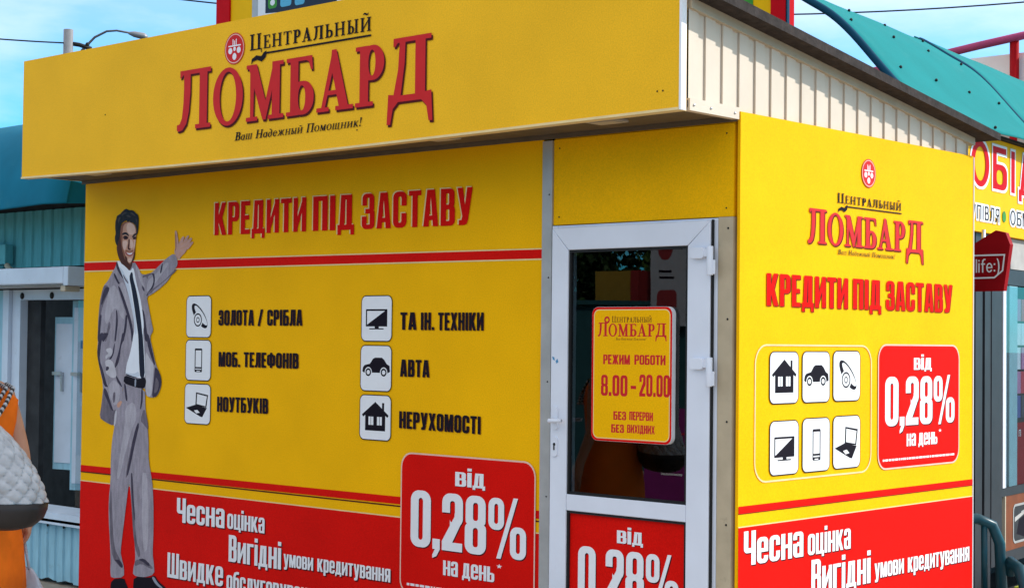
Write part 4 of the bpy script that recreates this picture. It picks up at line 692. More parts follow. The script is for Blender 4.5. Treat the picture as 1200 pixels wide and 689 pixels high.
# fascia
fy = -.434
b = MB(); bot = [(-5.100, 2.690), (-4.4, 2.674), (-3.6, 2.664), (-2.794, 2.660), (-2.0, 2.664), (-1.222, 2.671), (-.5, 2.679), (-.004, 2.684)]
bot = [(-5.1, 2.684)]+bot[1:]
b.prism(bot+[(-.004, 3.411), (-5.1, 3.411)], fy, fy+.05, lambda a, c, e: (a, e, c), FASY)
fa = b.build('fascia', kiosk)
b = MB()
edge = [(u, z-.012) for u, z in bot]
b.prism(edge+[(u, z-.001) for u, z in reversed(bot)], fy-.006, fy+.05, lambda a, c, e: (a, e, c), PALEY); b.build('edge_trim', fa)
b = MB(); b.box(-.003, .008, fy-.005, fy+.032, 2.672, 3.411, WHT); b.build('corner_trim', fa)
ff = lambda off: front(off, fy)
logo_circle(fa, -2.986, 3.258, .086, .086, ff(.004))
lom = [text('ЛОМБАРД', SERIF, -3.492, -1.468, 2.850, .302, 2.854, big={0: 1.10, 6: 1.04}, gap=.07)]
letters('logo_lettering', fa, lom, LRED, ff(.004), MAR, (.010, -.012))
cent = [text('ЦЕНТРАЛЬНЫЙ', SERIF, -2.856, -1.903, 3.231, .086, 3.228, small=.82, gap=.12), [(1, R(-2.742, 3.200, -1.903, 3.210))], swash(-2.80, 3.205, .42),
        text('Ваш Надежный Помощник!', SERIF, -2.974, -1.970, 2.756, .045, slant=.25, sp=.4)]
letters('name_lettering', fa, cent, BLK, ff(.004))
for x, z in ((-.12, 2.76), (-.09, 2.76), (-2.0, 2.74), (-4.2, 3.0)):
    rv = MB(); rv.ball((x, fy-.001, z), .004, .003, .004, BLACKM, 8, 6); rv.build('rivet', fa)
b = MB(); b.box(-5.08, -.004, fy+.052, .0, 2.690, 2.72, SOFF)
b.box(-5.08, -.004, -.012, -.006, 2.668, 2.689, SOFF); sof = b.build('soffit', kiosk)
for x, y in ((-.53, -.27), (-1.57, -.27), (-3.50, -.31), (-4.5, -.29)):
    d = MB(); d.prism(RR(x-.085, y-.06, x+.085, y+.06, .01), 2.678, 2.689, lambda a, c, e: (a, c, e), GREYTRIM); d.prism(RR(x-.065, y-.042, x+.065, y+.042, .01), 2.674, 2.677, lambda a, c, e: (a, c, e), CREAMD)
    d.build('downlight', sof)
b = MB(); b.box(-5.098, -5.05, fy+.052, .4, 2.690, 3.35, FASY); b.build('fascia_return', kiosk)

# ribbed cladding above the side wall
zt = lambda y: 3.055-.128*y                     # underside of the cap trim
b = MB(); P = .127; pts = []; y = fy+.062; ya = y
prof = [(0, .0), (.070, .0), (.073, -.009), (.1235, -.009), (.1240, -.022), (.1262, -.022), (.1264, .0)]
n = 0
ys = []
while y < 2.2:
    for dy, dx in prof:
        if y+dy < 2.205: ys.append((y+dy, dx))
    y += P
vs = []; fs = []
for yy, dx in ys:
    zb = 2.722 if yy < -.006 else 2.70
    vs.append((-.004+dx, yy, zb)); vs.append((-.004+dx, yy, zt(yy)+.04))
for i in range(len(ys)-1): fs.append((2*i, 2*i+2, 2*i+3, 2*i+1))
b.add(vs, fs, CREAM)
cl = b.build('side_cladding', kiosk)
b = MB(); b.box(-.03, .006, fy+.062, -.006, 2.676, 2.728, CREAM)
for yy in (fy+.09, -.22, -.04): b.ball((.007, yy, 2.70), .005, .006, .006, STEEL, 8, 6)
b.build('bottom_trim', cl)
b = MB(); b.prism([(fy+.062, zt(fy)), (2.216, zt(2.216)), (2.216, zt(2.216)+.06), (fy+.062, zt(fy)+.06)], -.03, .012, lambda a, c, e: (e, a, c), CREAMD); b.build('cap_trim', cl)
b = MB(); b.prism([(fy+.07, 2.70), (2.19, 2.70), (2.19, zt(2.19)), (fy+.062, zt(fy))], -.07, -.034, lambda a, c, e: (e, a, c), DARK); b.build('backing', cl)
# roof
ru = lambda y: 3.098-.130*y
b = MB(); b.prism([(fy+.055, ru(fy)), (2.30, ru(2.30)), (2.30, ru(2.30)+.035), (fy+.055, ru(fy)+.035)], -5.12, .105, lambda a, c, e: (e, a, c), ROOF)
rf = b.build('roof', kiosk)
b = MB(); b.prism([(fy+.055, ru(fy)-.004), (2.30, ru(2.30)-.002), (2.30, ru(2.30)+.036), (fy+.055, ru(fy)+.042)], .106, .118, lambda a, c, e: (e, a, c), ROOF); b.build('roof_edge', rf)

# opening-hours board on the door glass
sign = MB()
su0, su1, sz0, sz1 = -.818, -.352, 1.236, 1.856; sy = -.045
sign.prism(RR(su0, sz0, su1, sz1, .035), sy, -.019, lambda a, c, e: (a, e, c), WHT)
sg = [(RED, [(1, RR(su0+.001, sz0+.001, su1-.001, sz1-.001, .034))]), (PALEY, [(1, RR(su0+.011, sz0+.011, su1-.011, sz1-.011, .03))]), (YEL, [(1, RR(su0+.015, sz0+.015, su1-.015, sz1-.015, .027))])]
sg += [(MAR, text('ЦЕНТРАЛЬНЫЙ', SERIF, -.699, -.468, 1.785, .028, small=.85, gap=.1)), (LRED, [(1, EL(-.728, 1.796, .017, .017, 16)), (-1, EL(-.728, 1.796, .008, .008, 10))]),
       (LRED, text('ЛОМБАРД', SERIF, -.783, -.384, 1.720, .058, big={0: 1.1, 6: 1.05}, gap=.07)), (MAR, text('Ваш Надежный Помощник!', SERIF, -.675, -.50, 1.703, .011, slant=.25, sp=.4)),
       (LRED, widen(text('РЕЖИМ', SANS, -.748, -.592, 1.592, .043)+text('РОБОТИ', SANS, -.565, -.389, 1.593, .043), .0009)),
       (LRED, widen(text('8.00', SANS, -.76, -.605, 1.446, .095)+text('-', SANS, -.585, -.555, 1.447, .095)+text('20.00', SANS, -.535, -.364, 1.449, .098), .001)),
       (LRED, widen(text('БЕЗ', SANS, -.685, -.611, 1.337, .038)+text('ПЕРЕРВИ', SANS, -.592, -.457, 1.339, .038), .0007)), (LRED, widen(text('БЕЗ', SANS, -.697, -.623, 1.278, .037)+text('ВИХІДНИХ', SANS, -.604, -.446, 1.280, .037), .0007))]
paint(sign, sg, front(.001, sy))
so_ = sign.build('opening_hours_sign', None, fixn=False)
so_.location.x += .033
tag(so_, 'yellow opening hours board with red rounded border fixed on the door glass', 'sign')

# ------------------------------------------------------------------ stall at the left
ls = thing('market_stall', 'pale blue ribbed metal stall with roller shutter box left of the yellow kiosk', 'stall', (-7.0, 1.2, GZ))
Y = .70
def ribbed(mb, x0, x1, z0, z1, y, m, pitch=.115, d=.014, wavy=False):
    xs = []; x = x0
    while x < x1:
        for dx, dy in ((0, 0), (pitch*.62, 0), (pitch*.70, d), (pitch*.92, d)): 
            if x+dx <= x1: xs.append((x+dx, y+dy))
        x += pitch
    vs = []; fs = []
    for i, (xx, yy) in enumerate(xs):
        vs.append((xx, yy, z0+(0.012*math.sin(xx*27) if wavy else 0))); vs.append((xx, yy, z1))
    for i in range(len(xs)-1): fs.append((2*i, 2*i+2, 2*i+3, 2*i+1))
    mb.add(vs, fs, m)
b = MB(); ribbed(b, -9.5, -5.12, 2.20, 2.62, Y, TEALW, .13); b.build('upper_cladding', ls)
b = MB(); ribbed(b, -9.5, -5.12, -.075, .345, Y-.03, BLUEW, .105, wavy=True)
for x in (-6.9, -6.69, -6.48, -6.27): b.ball((x, Y-.032, .315), .012, .006, .012, BLACKM, 8, 6)
b.build('lower_cladding', ls)
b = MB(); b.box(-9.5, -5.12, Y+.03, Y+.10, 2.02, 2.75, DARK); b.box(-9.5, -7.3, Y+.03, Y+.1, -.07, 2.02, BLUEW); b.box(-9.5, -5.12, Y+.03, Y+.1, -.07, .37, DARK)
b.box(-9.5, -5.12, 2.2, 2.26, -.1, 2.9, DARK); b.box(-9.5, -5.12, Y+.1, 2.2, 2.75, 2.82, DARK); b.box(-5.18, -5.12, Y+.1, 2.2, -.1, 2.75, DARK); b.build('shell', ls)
b = MB(); b.box(-9.5, -5.12, Y-.09, Y+.03, .352, .372, CPVC); b.box(-9.5, -5.12, Y-.09, Y-.075, .335, .42, CPVC); b.prism([(Y-.09, .42), (Y+.06, .45), (Y+.06, .42), (Y-.075, .39)], -9.5, -5.12, lambda a, c, e: (e, a, c), CPVC); b.build('window_sill', ls)
b = MB()
b.box(-7.24, -7.11, Y-.02, Y+.06, .42, 2.03, BLUEW); b.box(-7.10, -7.02, Y-.06, Y+.05, .42, 2.03, CPVC); b.box(-7.015, -6.905, Y-.03, Y+.08, .45, 1.955, CPVC); b.box(-7.015, -5.12, Y-.03, Y+.08, 1.955, 2.03, CPVC)
for x in (-6.88, -6.48, -5.9): b.tube([(x, Y-.035, 1.985), (x, Y-.02, 1.985)], .025, BLACKM, 12)
wf = b.build('window_frame', ls)
b = MB(); b.box(-6.90, -6.72, Y+.03, Y+.07, .45, 1.95, DARK); b.build('dark_jamb', wf)
for i, (xa, xb, ang, zt_, zb_) in enumerate(((-6.70, -6.50, 12, 1.83, .70), (-6.47, -6.28, 22, 1.95, .56))):
    b = MB(); c_, s_ = math.cos(RAD(ang)), math.sin(RAD(ang)); cx = xa
    frm = lambda x, y, z, cx=cx, c_=c_, s_=s_: (cx+(x*c_-y*s_), Y+.14+(x*s_+y*c_), z+x*0)
    w = (xb-xa)/c_
    b.box(0, w, 0, .04, zb_, zt_, BLUEW, frm); b.box(.02, w-.02, -.008, 0, zb_+.05, zt_-.05, CPVC, frm)
    b.box(w*.45, w*.52, -.03, -.008, 1.28, 1.42, STEEL, frm); b.box(w*.1, w*.52, -.045, -.03, 1.40, 1.425, STEEL, frm)
    b.build('casement', wf)
b = MB(); b.box(-6.26, -5.18, Y+.05, Y+.055, .46, 1.95, GLASS2); b.build('glass_pane', wf)
b = MB(); b.box(-6.30, -5.18, Y+.10, Y+.42, 1.60, 1.66, mat('blue_shelf', (.05, .22, .45), .5)); b.box(-6.30, -5.18, Y+.10, Y+.42, 1.18, 1.22, CPVC); b.build('shelf', ls)
b = MB(); b.prism(RR(.36, 2.052, .70, 2.172, .012), -9.0, -5.86, lambda a, c, e: (e, a, c), CPVC); b.box(-9.0, -5.862, .40, .66, 2.04, 2.051, GREYTRIM); b.build('shutter_box', ls, bevel=.004)
b = MB(); b.box(-5.859, -5.80, .362, .698, 2.04, 2.172, CPVC); b.box(-5.92, -5.86, .38, .50, 2.00, 2.039, CREAMD); b.build('shutter_end', ls, bevel=.004)
b = MB(); b.box(-7.30, -7.05, .62, .69, 2.225, 2.375, TEALW); b.tube([(-7.06, .64, 2.22), (-7.02, .64, 2.19), (-7.0, .64, 2.18)], .022, CREAMD, 8); b.build('meter_box', ls, bevel=.004)

def vault(name, parent, prof, fr, s0, s1, th, m, me=EDGEB, screws=True, edge=True):
    """arched sheet: prof = (w,z) outline; s along its length"""
    b = MB(); n = len(prof); vs = []; fs = []
    def nrm(i):
        a = Vector(prof[max(i-1, 0)]); c = Vector(prof[min(i+1, n-1)]); t = (c-a).normalized(); return Vector((t.y, -t.x)) if t.y*1 > 0 or True else t
    N = 14
    for k in range(N+1):
        s = s0+(s1-s0)*k/N; wob = .008*math.sin(s*5.2)
        for i, (w, z) in enumerate(prof): vs.append(fr(w, s, z+wob*(1 if i < 2 else .3)))
    for k in range(N):
        for i in range(n-1): fs.append((k*n+i, k*n+i+1, (k+1)*n+i+1, (k+1)*n+i))
    b.add(vs, fs, m, True); o = b.build(name, parent, fixn=False)
    sd = o.modifiers.new('solidify', 'SOLIDIFY'); sd.thickness = th; sd.offset = 0
    return o
def smooth_profile(pts, n=4):
    out_ = []
    P = [Vector(p) for p in pts]
    for i in range(len(P)-1):
        p0 = P[max(i-1, 0)]; p1 = P[i]; p2 = P[i+1]; p3 = P[min(i+2, len(P)-1)]
        for k in range(n):
            t = k/n; q = .5*((2*p1)+(p2-p0)*t+(2*p0-5*p1+4*p2-p3)*t*t+(3*p1-p0-3*p2+p3)*t**3); out_.append((q.x, q.y))
    out_.append(tuple(P[-1])); return out_
prof = smooth_profile([(.13, 2.575), (.145, 2.65), (.19, 2.83), (.29, 3.02), (.45, 3.17), (.65, 3.26), (.95, 3.31)])
lf = lambda w, s, z: (s, w, z)
vault('awning', ls, prof, lf, -9.6, -5.47, .012, TEALB)
b = MB(); b.prism([(w, z) for w, z in prof]+[(.95, 2.83), (.72, 2.80), (.72, 2.62)], -5.50, -5.478, lambda a, c, e: (e, a, c), TEALB); b.build('awning_end', ls)

# ------------------------------------------------------------------ stall row at the right
A7 = RAD(7); ca, sa = math.cos(A7), math.sin(A7); OX, OY = -.35, 2.45
def rf_(w, s, z): return (OX+w*ca-s*sa, OY+w*sa+s*ca, z)      # w out of the wall, s along it
rs = thing('exchange_stall', 'stall with curved teal roof, yellow sign and dark shopfront beyond the kiosk', 'stall', rf_(-1, 2, GZ))
prof2 = smooth_profile([(.02, 3.0), (0, 3.03), (-.19, 3.156), (-.31, 3.283), (-.494, 3.499), (-.63, 3.628), (-.79, 3.735), (-.95, 3.842), (-1.0, 3.868)])
vault('awning', rs, prof2, rf_, 0, 2.35, .012, TEALP)
b = MB(); b.tube([rf_(w, -.01, z) for w, z in prof2], .022, EDGEB, 8); b.build('awning_rib', rs)
b = MB(); b.tube([rf_(w-.02, 2.36, z+.01) for w, z in prof2], .022, EDGEB, 8); b.build('awning_rib', rs)
vault('rear_awning', rs, [(w-.08, z+.05) for w, z in prof2], rf_, 2.42, 6.2, .012, TEALP)
rr_ = random.Random(2)
for s in (.3, .9, 1.5, 2.1):
    for w, z in (prof2[3], prof2[13], prof2[20], prof2[27]):
        p = rf_(w+.01, s+rr_.uniform(-.05, .05), z+.008); b = MB(); b.ball(p, .010, .010, .010, BLACKM, 8, 6); b.build('roofing_screw', rs)
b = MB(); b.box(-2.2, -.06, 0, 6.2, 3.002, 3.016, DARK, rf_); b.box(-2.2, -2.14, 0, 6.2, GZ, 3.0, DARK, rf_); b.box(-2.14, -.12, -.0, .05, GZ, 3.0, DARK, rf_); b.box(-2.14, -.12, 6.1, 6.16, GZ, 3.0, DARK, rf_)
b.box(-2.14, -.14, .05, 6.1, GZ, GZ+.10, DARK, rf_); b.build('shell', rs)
# sign box
b = MB(); b.box(-.28, -.10, .30, 5.8, 2.397, 2.998, SIGNY, rf_); sb = b.build('sign_box', rs)
def rsf(w): return lambda u, z: rf_(w, u, z)
ops = []
TH = {'О': (.62, [(1, EL(.31, .5, .34, .53, 32)), (-1, EL(.31, .5, .2, .39, 32))]),
      'Б': (.56, [(1, R(0, 0, .15, 1)), (1, R(0, .86, .52, 1)), (1, RR(0, 0, .56, .6, .2, .2)), (-1, RR(.15, .13, .40, .47, .1, .12))]),
      'І': (.15, [(1, R(0, 0, .15, 1))]), 'Д': (.7, [(1, [(.06, .1), (.2, 1), (.6, 1), (.6, .1)]), (-1, [(.22, .12), (.32, .86), (.45, .86), (.45, .12)]), (1, R(0, 0, .7, .13)), (1, R(0, -.16, .13, .05)), (1, R(.57, -.16, .7, .05))])}
TH['ТХ'] = None
def thin(ch):
    S2 = {'П': [(1, R(0, 0, .12, 1)), (1, R(.42, 0, .54, 1)), (1, R(0, .88, .54, 1))], 'І': [(1, R(0, 0, .12, 1))],
     'В': [(1, RR(0, 0, .5, .56, .18)), (1, RR(0, .46, .47, 1, .17)), (1, R(0, 0, .12, 1)), (-1, RR(.12, .11, .37, .45, .1)), (-1, RR(.12, .56, .34, .89, .1))],
     'Л': [(1, R(.42, 0, .54, 1)), (1, R(.14, .88, .54, 1)), (1, [(.14, 1), (.26, 1), (.24, .3), (.17, .04), (0, 0), (0, .11), (.09, .14), (.13, .4)])],
     'Я': [(1, RR(.02, .44, .52, 1, .18)), (1, R(.4, 0, .52, 1)), (-1, RR(.14, .55, .4, .89, .1)), (1, [(0, 0), (.14, 0), (.34, .46), (.2, .46)])],
     'О': [(1, EL(.29, .5, .31, .53)), (-1, EL(.29, .5, .18, .41))], 'Б': [(1, R(0, 0, .12, 1)), (1, R(0, .88, .46, 1)), (1, RR(0, 0, .5, .58, .2)), (-1, RR(.12, .11, .37, .47, .1))],
     'М': [(1, R(0, 0, .12, 1)), (1, R(.56, 0, .68, 1)), (1, [(.02, 1), (.16, 1), (.34, .4), (.52, 1), (.66, 1), (.4, .1), (.28, .1)])], 'К': [(1, R(0, 0, .12, 1)), (1, [(.1, .5), (.36, 1), (.52, 1), (.26, .52), (.54, 0), (.38, 0)])],
     'У': [(1, [(0, 1), (.14, 1), (.28, .45), (.4, 1), (.54, 1), (.36, .2), (.26, .02), (.06, 0), (.06, .12), (.18, .14), (.22, .24)])], 'Н': [(1, R(0, 0, .12, 1)), (1, R(.42, 0, .54, 1)), (1, R(.1, .44, .44, .56))]}
    o = S2[ch]; return (max(x for s, P_ in o if s > 0 for x, y in P_), o)
THN = {c: thin(c) for c in 'ПІВЛЯОБМКУН'}
bigop = text('ОБІД', TH, .87, 2.09, 2.682, .27, gap=.16)
smallop = text('КУПІВЛЯ', THN, .762, 1.375, 2.472, .088, gap=.16)+text('ОБМІН', THN, 1.586, 2.12, 2.476, .092, gap=.16)
paint(MB(), [(WHT, widen(bigop, .016)), (SIGNR, bigop), (WHT, [o for o in widen(smallop, .012) if o[0] > 0]), (BLK, smallop), (GREEN, [(1, EL(1.469, 2.518, .036, .036, 16))])], rsf(-.096)).build('sign_lettering', sb, fixn=False)
# shopfront: door frames, window with goods
b = MB(); b.box(-.30, -.24, .45, 1.03, GZ+.1, 2.395, DARK, rf_); b.box(-.2, -.13, 1.04, 1.165, GZ+.1, 2.395, GREYF, rf_); b.box(-.19, -.145, 1.165, 1.196, GZ+.1, 2.395, BLACKM, rf_); b.box(-.2, -.125, 1.196, 1.307, GZ+.1, 2.395, GREYF, rf_)
b.box(-.19, -.13, 1.307, 5.6, 2.09, 2.19, GREYF, rf_); b.box(-.19, -.16, 1.307, 5.6, 2.19, 2.395, DARK, rf_); b.box(-.19, -.14, 1.307, 1.70, 2.19, 2.395, BLACKM, rf_)
b.box(-.158, -.135, 1.712, 5.6, 2.195, 2.392, CONC, rf_); b.build('shopfront_frame', rs)
sd_ = MB(); mitre_ = 0
sd_.box(-.18, -.12, 1.31, 5.4, .30, .375, GREYF, rf_); sd_.box(-.18, -.12, 1.31, 1.51, .375, 2.085, GREYF, rf_); sd_.box(-.18, -.12, 1.51, 5.4, .73, .785, GREYF, rf_); sd_.box(-.17, -.114, 1.512, 1.56, .785, 2.085, PVC, rf_); sd_.box(-.17, -.116, 1.56, 1.575, .375, .73, CREAMD, rf_)
sd_.box(-.17, -.14, 1.575, 1.66, .785, 2.085, BLACKM, rf_); sd_.box(-.16, -.13, 1.60, 1.625, .785, 2.085, PVC, rf_); wd = sd_.build('shop_window', rs)
b = MB(); b.box(-.15, -.125, 1.662, 1.82, .787, 2.083, mat('pale_cyan_blind', (.36, .52, .56), .4), rf_); b.build('blind', wd)
b = MB(); b.box(-.15, -.125, 1.575, 5.4, .375, .729, BROWN, rf_)
paint(b, [(GREYTRIM, [(1, RR(1.735, .41, 2.5, .665, .045))]), (DARK, [(1, RR(1.75, .425, 2.48, .65, .035))]), (BLK, [(1, [(1.80, .47), (1.95, .44), (2.4, .47), (2.4, .56), (2.1, .60), (1.85, .56)])]), (CONC, [(1, [(1.77, .55), (2.1, .62), (2.1, .635), (1.77, .58)])]), (GREYTRIM, [(1, [(1.9, .60), (2.2, .64), (2.2, .645), (1.9, .61)])])], rsf(-.122)); b.build('picture_panel', wd, fixn=False)
b = MB(); b.box(-.15, -.130, 1.823, 5.4, .787, 1.19, DRED, rf_)
paint(b, [(WHT, text('П', THN, 1.86, 1.90, 1.10, .045))], rsf(-.127)); b.build('red_poster', wd, fixn=False)
b = MB(); b.box(-.124, -.118, 1.58, 5.4, .79, 2.08, GLASS2, rf_); b.build('glass_pane', wd)
gr = random.Random(5); gl_ = [((.55, .03, .05), 'mag_red'), ((.7, .7, .75), 'mag_white'), ((.08, .1, .3), 'mag_blue'), ((.5, .2, .35), 'mag_pink'), ((.06, .05, .06), 'mag_black')]
b = MB()
for r_ in range(5):
    z0 = 1.22+r_*.16
    for k in range(10):
        s0 = 1.83+k*.16+gr.uniform(0, .01); c_, nm_ = gr.choice(gl_) if r_ != 3 else gl_[1]
        b.box(-.17, -.155, s0, s0+.145, z0, z0+.145, mat(nm_, c_, .4), rf_)
b.build('magazine_rack', wd)
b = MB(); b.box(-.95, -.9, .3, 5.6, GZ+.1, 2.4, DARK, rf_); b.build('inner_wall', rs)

# small red operator sign that sticks out across the shopfront
lg = thing('red_hanging_sign', 'dark red board with white outlined smiley wordmark sticking out under the yellow stall sign', 'sign', (-.35, 2.9, 2.0))
b = MB(); ly = 2.90; b.prism([(-.70, 2.008), (-.151, 2.010), (-.112, 2.276), (-.14, 2.345), (-.20, 2.36), (-.38, 2.262), (-.70, 2.262)], ly, ly+.04, lambda a, c, e: (a, e, c), DRED); lb = b.build('board', lg)
LT = {'l': (.1, [(1, R(0, 0, .1, 1))]), 'i': (.1, [(1, R(0, 0, .1, .7)), (1, R(0, .82, .1, .94))]), 'f': (.3, [(1, [(.08, 0), (.18, 0), (.18, .8), (.24, .92), (.34, .92), (.34, 1.01), (.2, 1.01), (.1, .92), (.08, .8)]), (1, R(0, .58, .3, .68))]),
      'e': (.46, [(1, EL(.23, .35, .23, .36)), (-1, EL(.23, .35, .13, .26)), (1, R(.05, .31, .44, .4)), (-1, R(.3, .2, .5, .31))]), ':': (.12, [(1, R(0, .06, .11, .18)), (1, R(0, .54, .11, .66))]), ')': (.22, [(1, [(.0, 1.02), (.08, 1.02), (.17, .8), (.21, .5), (.21, .3), (.17, 0), (.08, -.22), (.0, -.22), (.08, 0), (.115, .3), (.115, .5), (.08, .8)])])}
fo = [(1, [(-.62, 2.078), (-.205, 2.083), (-.152, 2.125), (-.140, 2.222), (-.62, 2.222)]), (-1, [(-.63, 2.087), (-.208, 2.092), (-.161, 2.129), (-.150, 2.213), (-.63, 2.213)])]
paint(MB(), [(WHT, fo), (WHT, text('life:)', LT, -.322, -.174, 2.118, .078, gap=.09))], front(.003, ly)).build('sign_lettering', lb, fixn=False)
b = MB(); b.tube([(-.3, ly+.05, 2.37), (-.3, ly+.05, 2.2)], .012, STEEL, 8); b.build('bracket', lg)

# dark teal plastic chair standing in front of the shopfront
ch = thing('plastic_chair', 'dark teal plastic chair with rounded back half hidden behind the kiosk corner', 'chair', (.02, 2.62, PZ))
cf = lambda u, v, z: (-.02+u*.5+v*.35, 2.30+u*.6-v*.35+.1, z)
b = MB(); b.tube([cf(-.42, 0, .38), cf(-.40, 0, .62), cf(-.33, 0, .72), cf(-.2, 0, .755), cf(-.05, 0, .755), cf(.06, 0, .72), cf(.115, 0, .62), cf(.135, 0, .30)], [.03]*8, TEALC, 10)
for u in (-.3, -.2, -.1, 0): b.tube([cf(u, 0, .74), cf(u, .02, .38)], .018, TEALC, 8)
b.build('backrest', ch)
b = MB(); b.prism([(-.42, 0), (.14, 0), (.10, .42), (-.38, .42)], .26, .31, lambda a, c, e: cf(a, c, e), TEALC); b.build('seat', ch, bevel=.015)
for v0, u0_ in ((0, .19), (0, -.47)):
    b = MB(); b.tube([cf(u0_, .0, .45), cf(u0_, .04, .52), cf(u0_, .3, .50), cf(u0_*1.05, .4, .42), cf(u0_*1.05, .42, .2)], [.028, .034, .034, .03, .026], TEALC, 10); b.build('armrest', ch)
for u, v in ((-.42, .0), (.14, .0), (-.38, .42), (.1, .42)):
    b = MB(); b.tube([cf(u, v, .28), cf(u*1.08, v, PZ)], [.026, .02], TEALC, 8); b.build('leg', ch)

# crate of goods standing below the shop window
cr = thing('goods_crate', 'low crate of colourful packets under the shop window by the chair', 'crate', rf_(.15, 1.6, PZ))
b = MB(); b.box(.0, .35, 1.15, 2.2, PZ, .12, GREYF, rf_); b.build('box', cr)
k_ = 0
for s in [1.2+.09*i for i in range(9)]:
    for w in (.03, .14, .25):
        b = MB(); c_, nm_ = gr.choice([((.5, .06, .06), 'pk_red'), ((.45, .5, .05), 'pk_lime'), ((.7, .7, .7), 'pk_white'), ((.3, .12, .15), 'pk_plum'), ((.03, .05, .12), 'pk_navy')])
        b.box(w, w+.08, s, s+.07, .12, .16+gr.uniform(0, .12), mat(nm_, c_, .4), rf_); b.build('packet', cr, bevel=.004)

# ------------------------------------------------------------------ advertising board on the roof behind
bb = thing('rooftop_billboard', 'yellow billboard with red end posts and smartphone picture on the roof behind', 'billboard', (-5.6, 4.0, 3.0))
b = MB(); b.box(-8.70, -2.46, 4.0, 4.08, 3.0, 5.75, SIGNY); bd = b.build('board', bb)
b = MB(); b.box(-8.905, -8.702, 3.98, 4.1, 3.0, 5.8, SIGNR); b.build('end_post', bb)
b = MB(); b.box(-2.458, -2.335, 3.98, 4.1, 3.0, 5.8, SIGNR); b.box(-2.333, -2.322, 3.99, 4.02, 3.0, 5.8, EDGEB); b.build('end_post', bb)
b = MB(); b.box(-8.9, -2.33, 3.98, 4.1, 5.75, 5.85, SIGNR); b.build('top_rail', bb)
SCR = mat('screen_navy', (.012, .014, .03), .3)
ph = [(GREYTRIM, [(1, RR(-8.37, 4.30, -7.0, 5.6, .06))]), (WHT, [(1, RR(-8.28, 4.30, -7.02, 5.58, .05))]), (SCR, [(1, [(-8.17, 4.78), (-7.55, 4.735), (-7.15, 4.74), (-7.15, 5.5), (-8.17, 5.5)])]), (DRED, [(1, [(-7.62, 4.72), (-7.0, 4.735), (-7.0, 4.765), (-7.62, 4.75)])]),
      (GREEN, [(1, RR(-8.13, 4.815, -8.0, 4.93, .03))]), (WHT, [(1, EL(-8.065, 4.872, .035, .03, 12))]), (mat('icon_blue', (.10, .42, .62), .4), [(1, RR(-7.95, 4.81, -7.79, 4.90, .03)), (1, RR(-7.74, 4.80, -7.60, 4.90, .03))])]
paint(MB(), ph, front(.004, 4.0)).build('phone_picture', bd, fixn=False)
paint(MB(), [(GREEN, [(1, R(-4.6, 3.02, -2.62, 5.2))])], front(.004, 4.0)).build('green_panel', bd, fixn=False)
for x in (-8.0, -6.5, -5.0, -3.5):
    b = MB(); b.tube([(x, 4.14, 2.9), (x, 4.14, 5.7)], .04, POLEM, 8); b.tube([(x, 4.9, 2.92), (x, 4.16, 4.8)], .03, POLEM, 8); b.build('support', bb)
pv = MB(); pv.box(-9.2, -2.6, 3.4, 7.0, GZ, 2.9, CONC); pv.box(-9.3, -2.5, 3.3, 7.1, 2.9, 3.0, GREYTRIM)
tag(pv.build('market_pavilion'), 'low rendered pavilion behind the kiosk carrying the billboard', 'pavilion')

# pavilion with pink steel beam far right
pk = thing('pink_beam_pavilion', 'pale pavilion with pink steel roof beam beyond the teal awning', 'pavilion', (-4.0, 10.2, GZ))
b = MB(); b.box(-5.2, -.5, 10.0, 14.0, GZ, 4.40, CONC); b.build('wall', pk)
b = MB(); b.tube([(-4.85, 9.35, 4.545), (-3.76, 9.86, 4.80), (-2.9, 10.2, 4.97)], .042, PINK, 8); b.build('roof_beam', pk)
for x, y in ((-3.45, 10.02), (-4.65, 9.45), (-2.95, 10.15)):
    b = MB(); b.tube([(x, y, GZ), (x, y, 4.86 if x > -3.6 else 4.6)], .05, DRED, 8); b.build('post', pk)
b = MB(); b.box(-4.6, -2.6, 10.1, 10.2, 4.4, 4.72, WHT); b.build('parapet', pk)

# ------------------------------------------------------------------ street lamp, pole and wires
lamp = thing('street_lamp', 'curved arm street lamp above the left end of the fascia', 'street lamp', (-28.95, 15.45, GZ))
b = MB(); b.tube([(-28.95, 15.45, GZ), (-28.95, 15.45, 8.0), (-28.93, 15.5, 8.27)], [.09, .06, .045], POLEM, 10); b.build('pole', lamp)
b = MB(); b.tube([(-28.93, 15.5, 8.27), (-28.85, 15.6, 8.42), (-28.74, 15.72, 8.6), (-28.565, 15.925, 8.75), (-28.42, 16.1, 8.775), (-28.25, 16.36, 8.735)], [.035, .03, .028, .026, .024, .024], mat('dark_pole', (.10, .10, .11), .5), 8); b.build('arm', lamp)
b = MB(); d0 = Vector((-28.28, 16.33, 8.735)); d1 = Vector((-28.04, 16.70, 8.665))
b.tube([d0, d0.lerp(d1, .3), d0.lerp(d1, .8), d1], [.03, .07, .08, .03], POLEM, 8); b.build('lamp_head', lamp)
up_ = thing('utility_pole', 'grey utility pole with wire bracket left of the street lamp', 'pole', (-29.04, 15.21, GZ))
b = MB(); b.tube([(-29.04, 15.21, GZ), (-29.04, 15.21, 8.74)], [.14, .11], POLEM, 10); b.build('pole', up_)
b = MB(); b.tube([(-29.06, 15.15, 8.43), (-28.95, 15.45, 8.41), (-28.80, 15.68, 8.33)], .05, BLACKM, 8)
for p in ((-29.0, 15.2, 8.47), (-28.85, 15.6, 8.42)): b.ball(p, .05, .05, .06, BLACKM, 8, 6)
b.build('bracket', up_)
WIRE = mat('wire', (.03, .03, .035), .6)
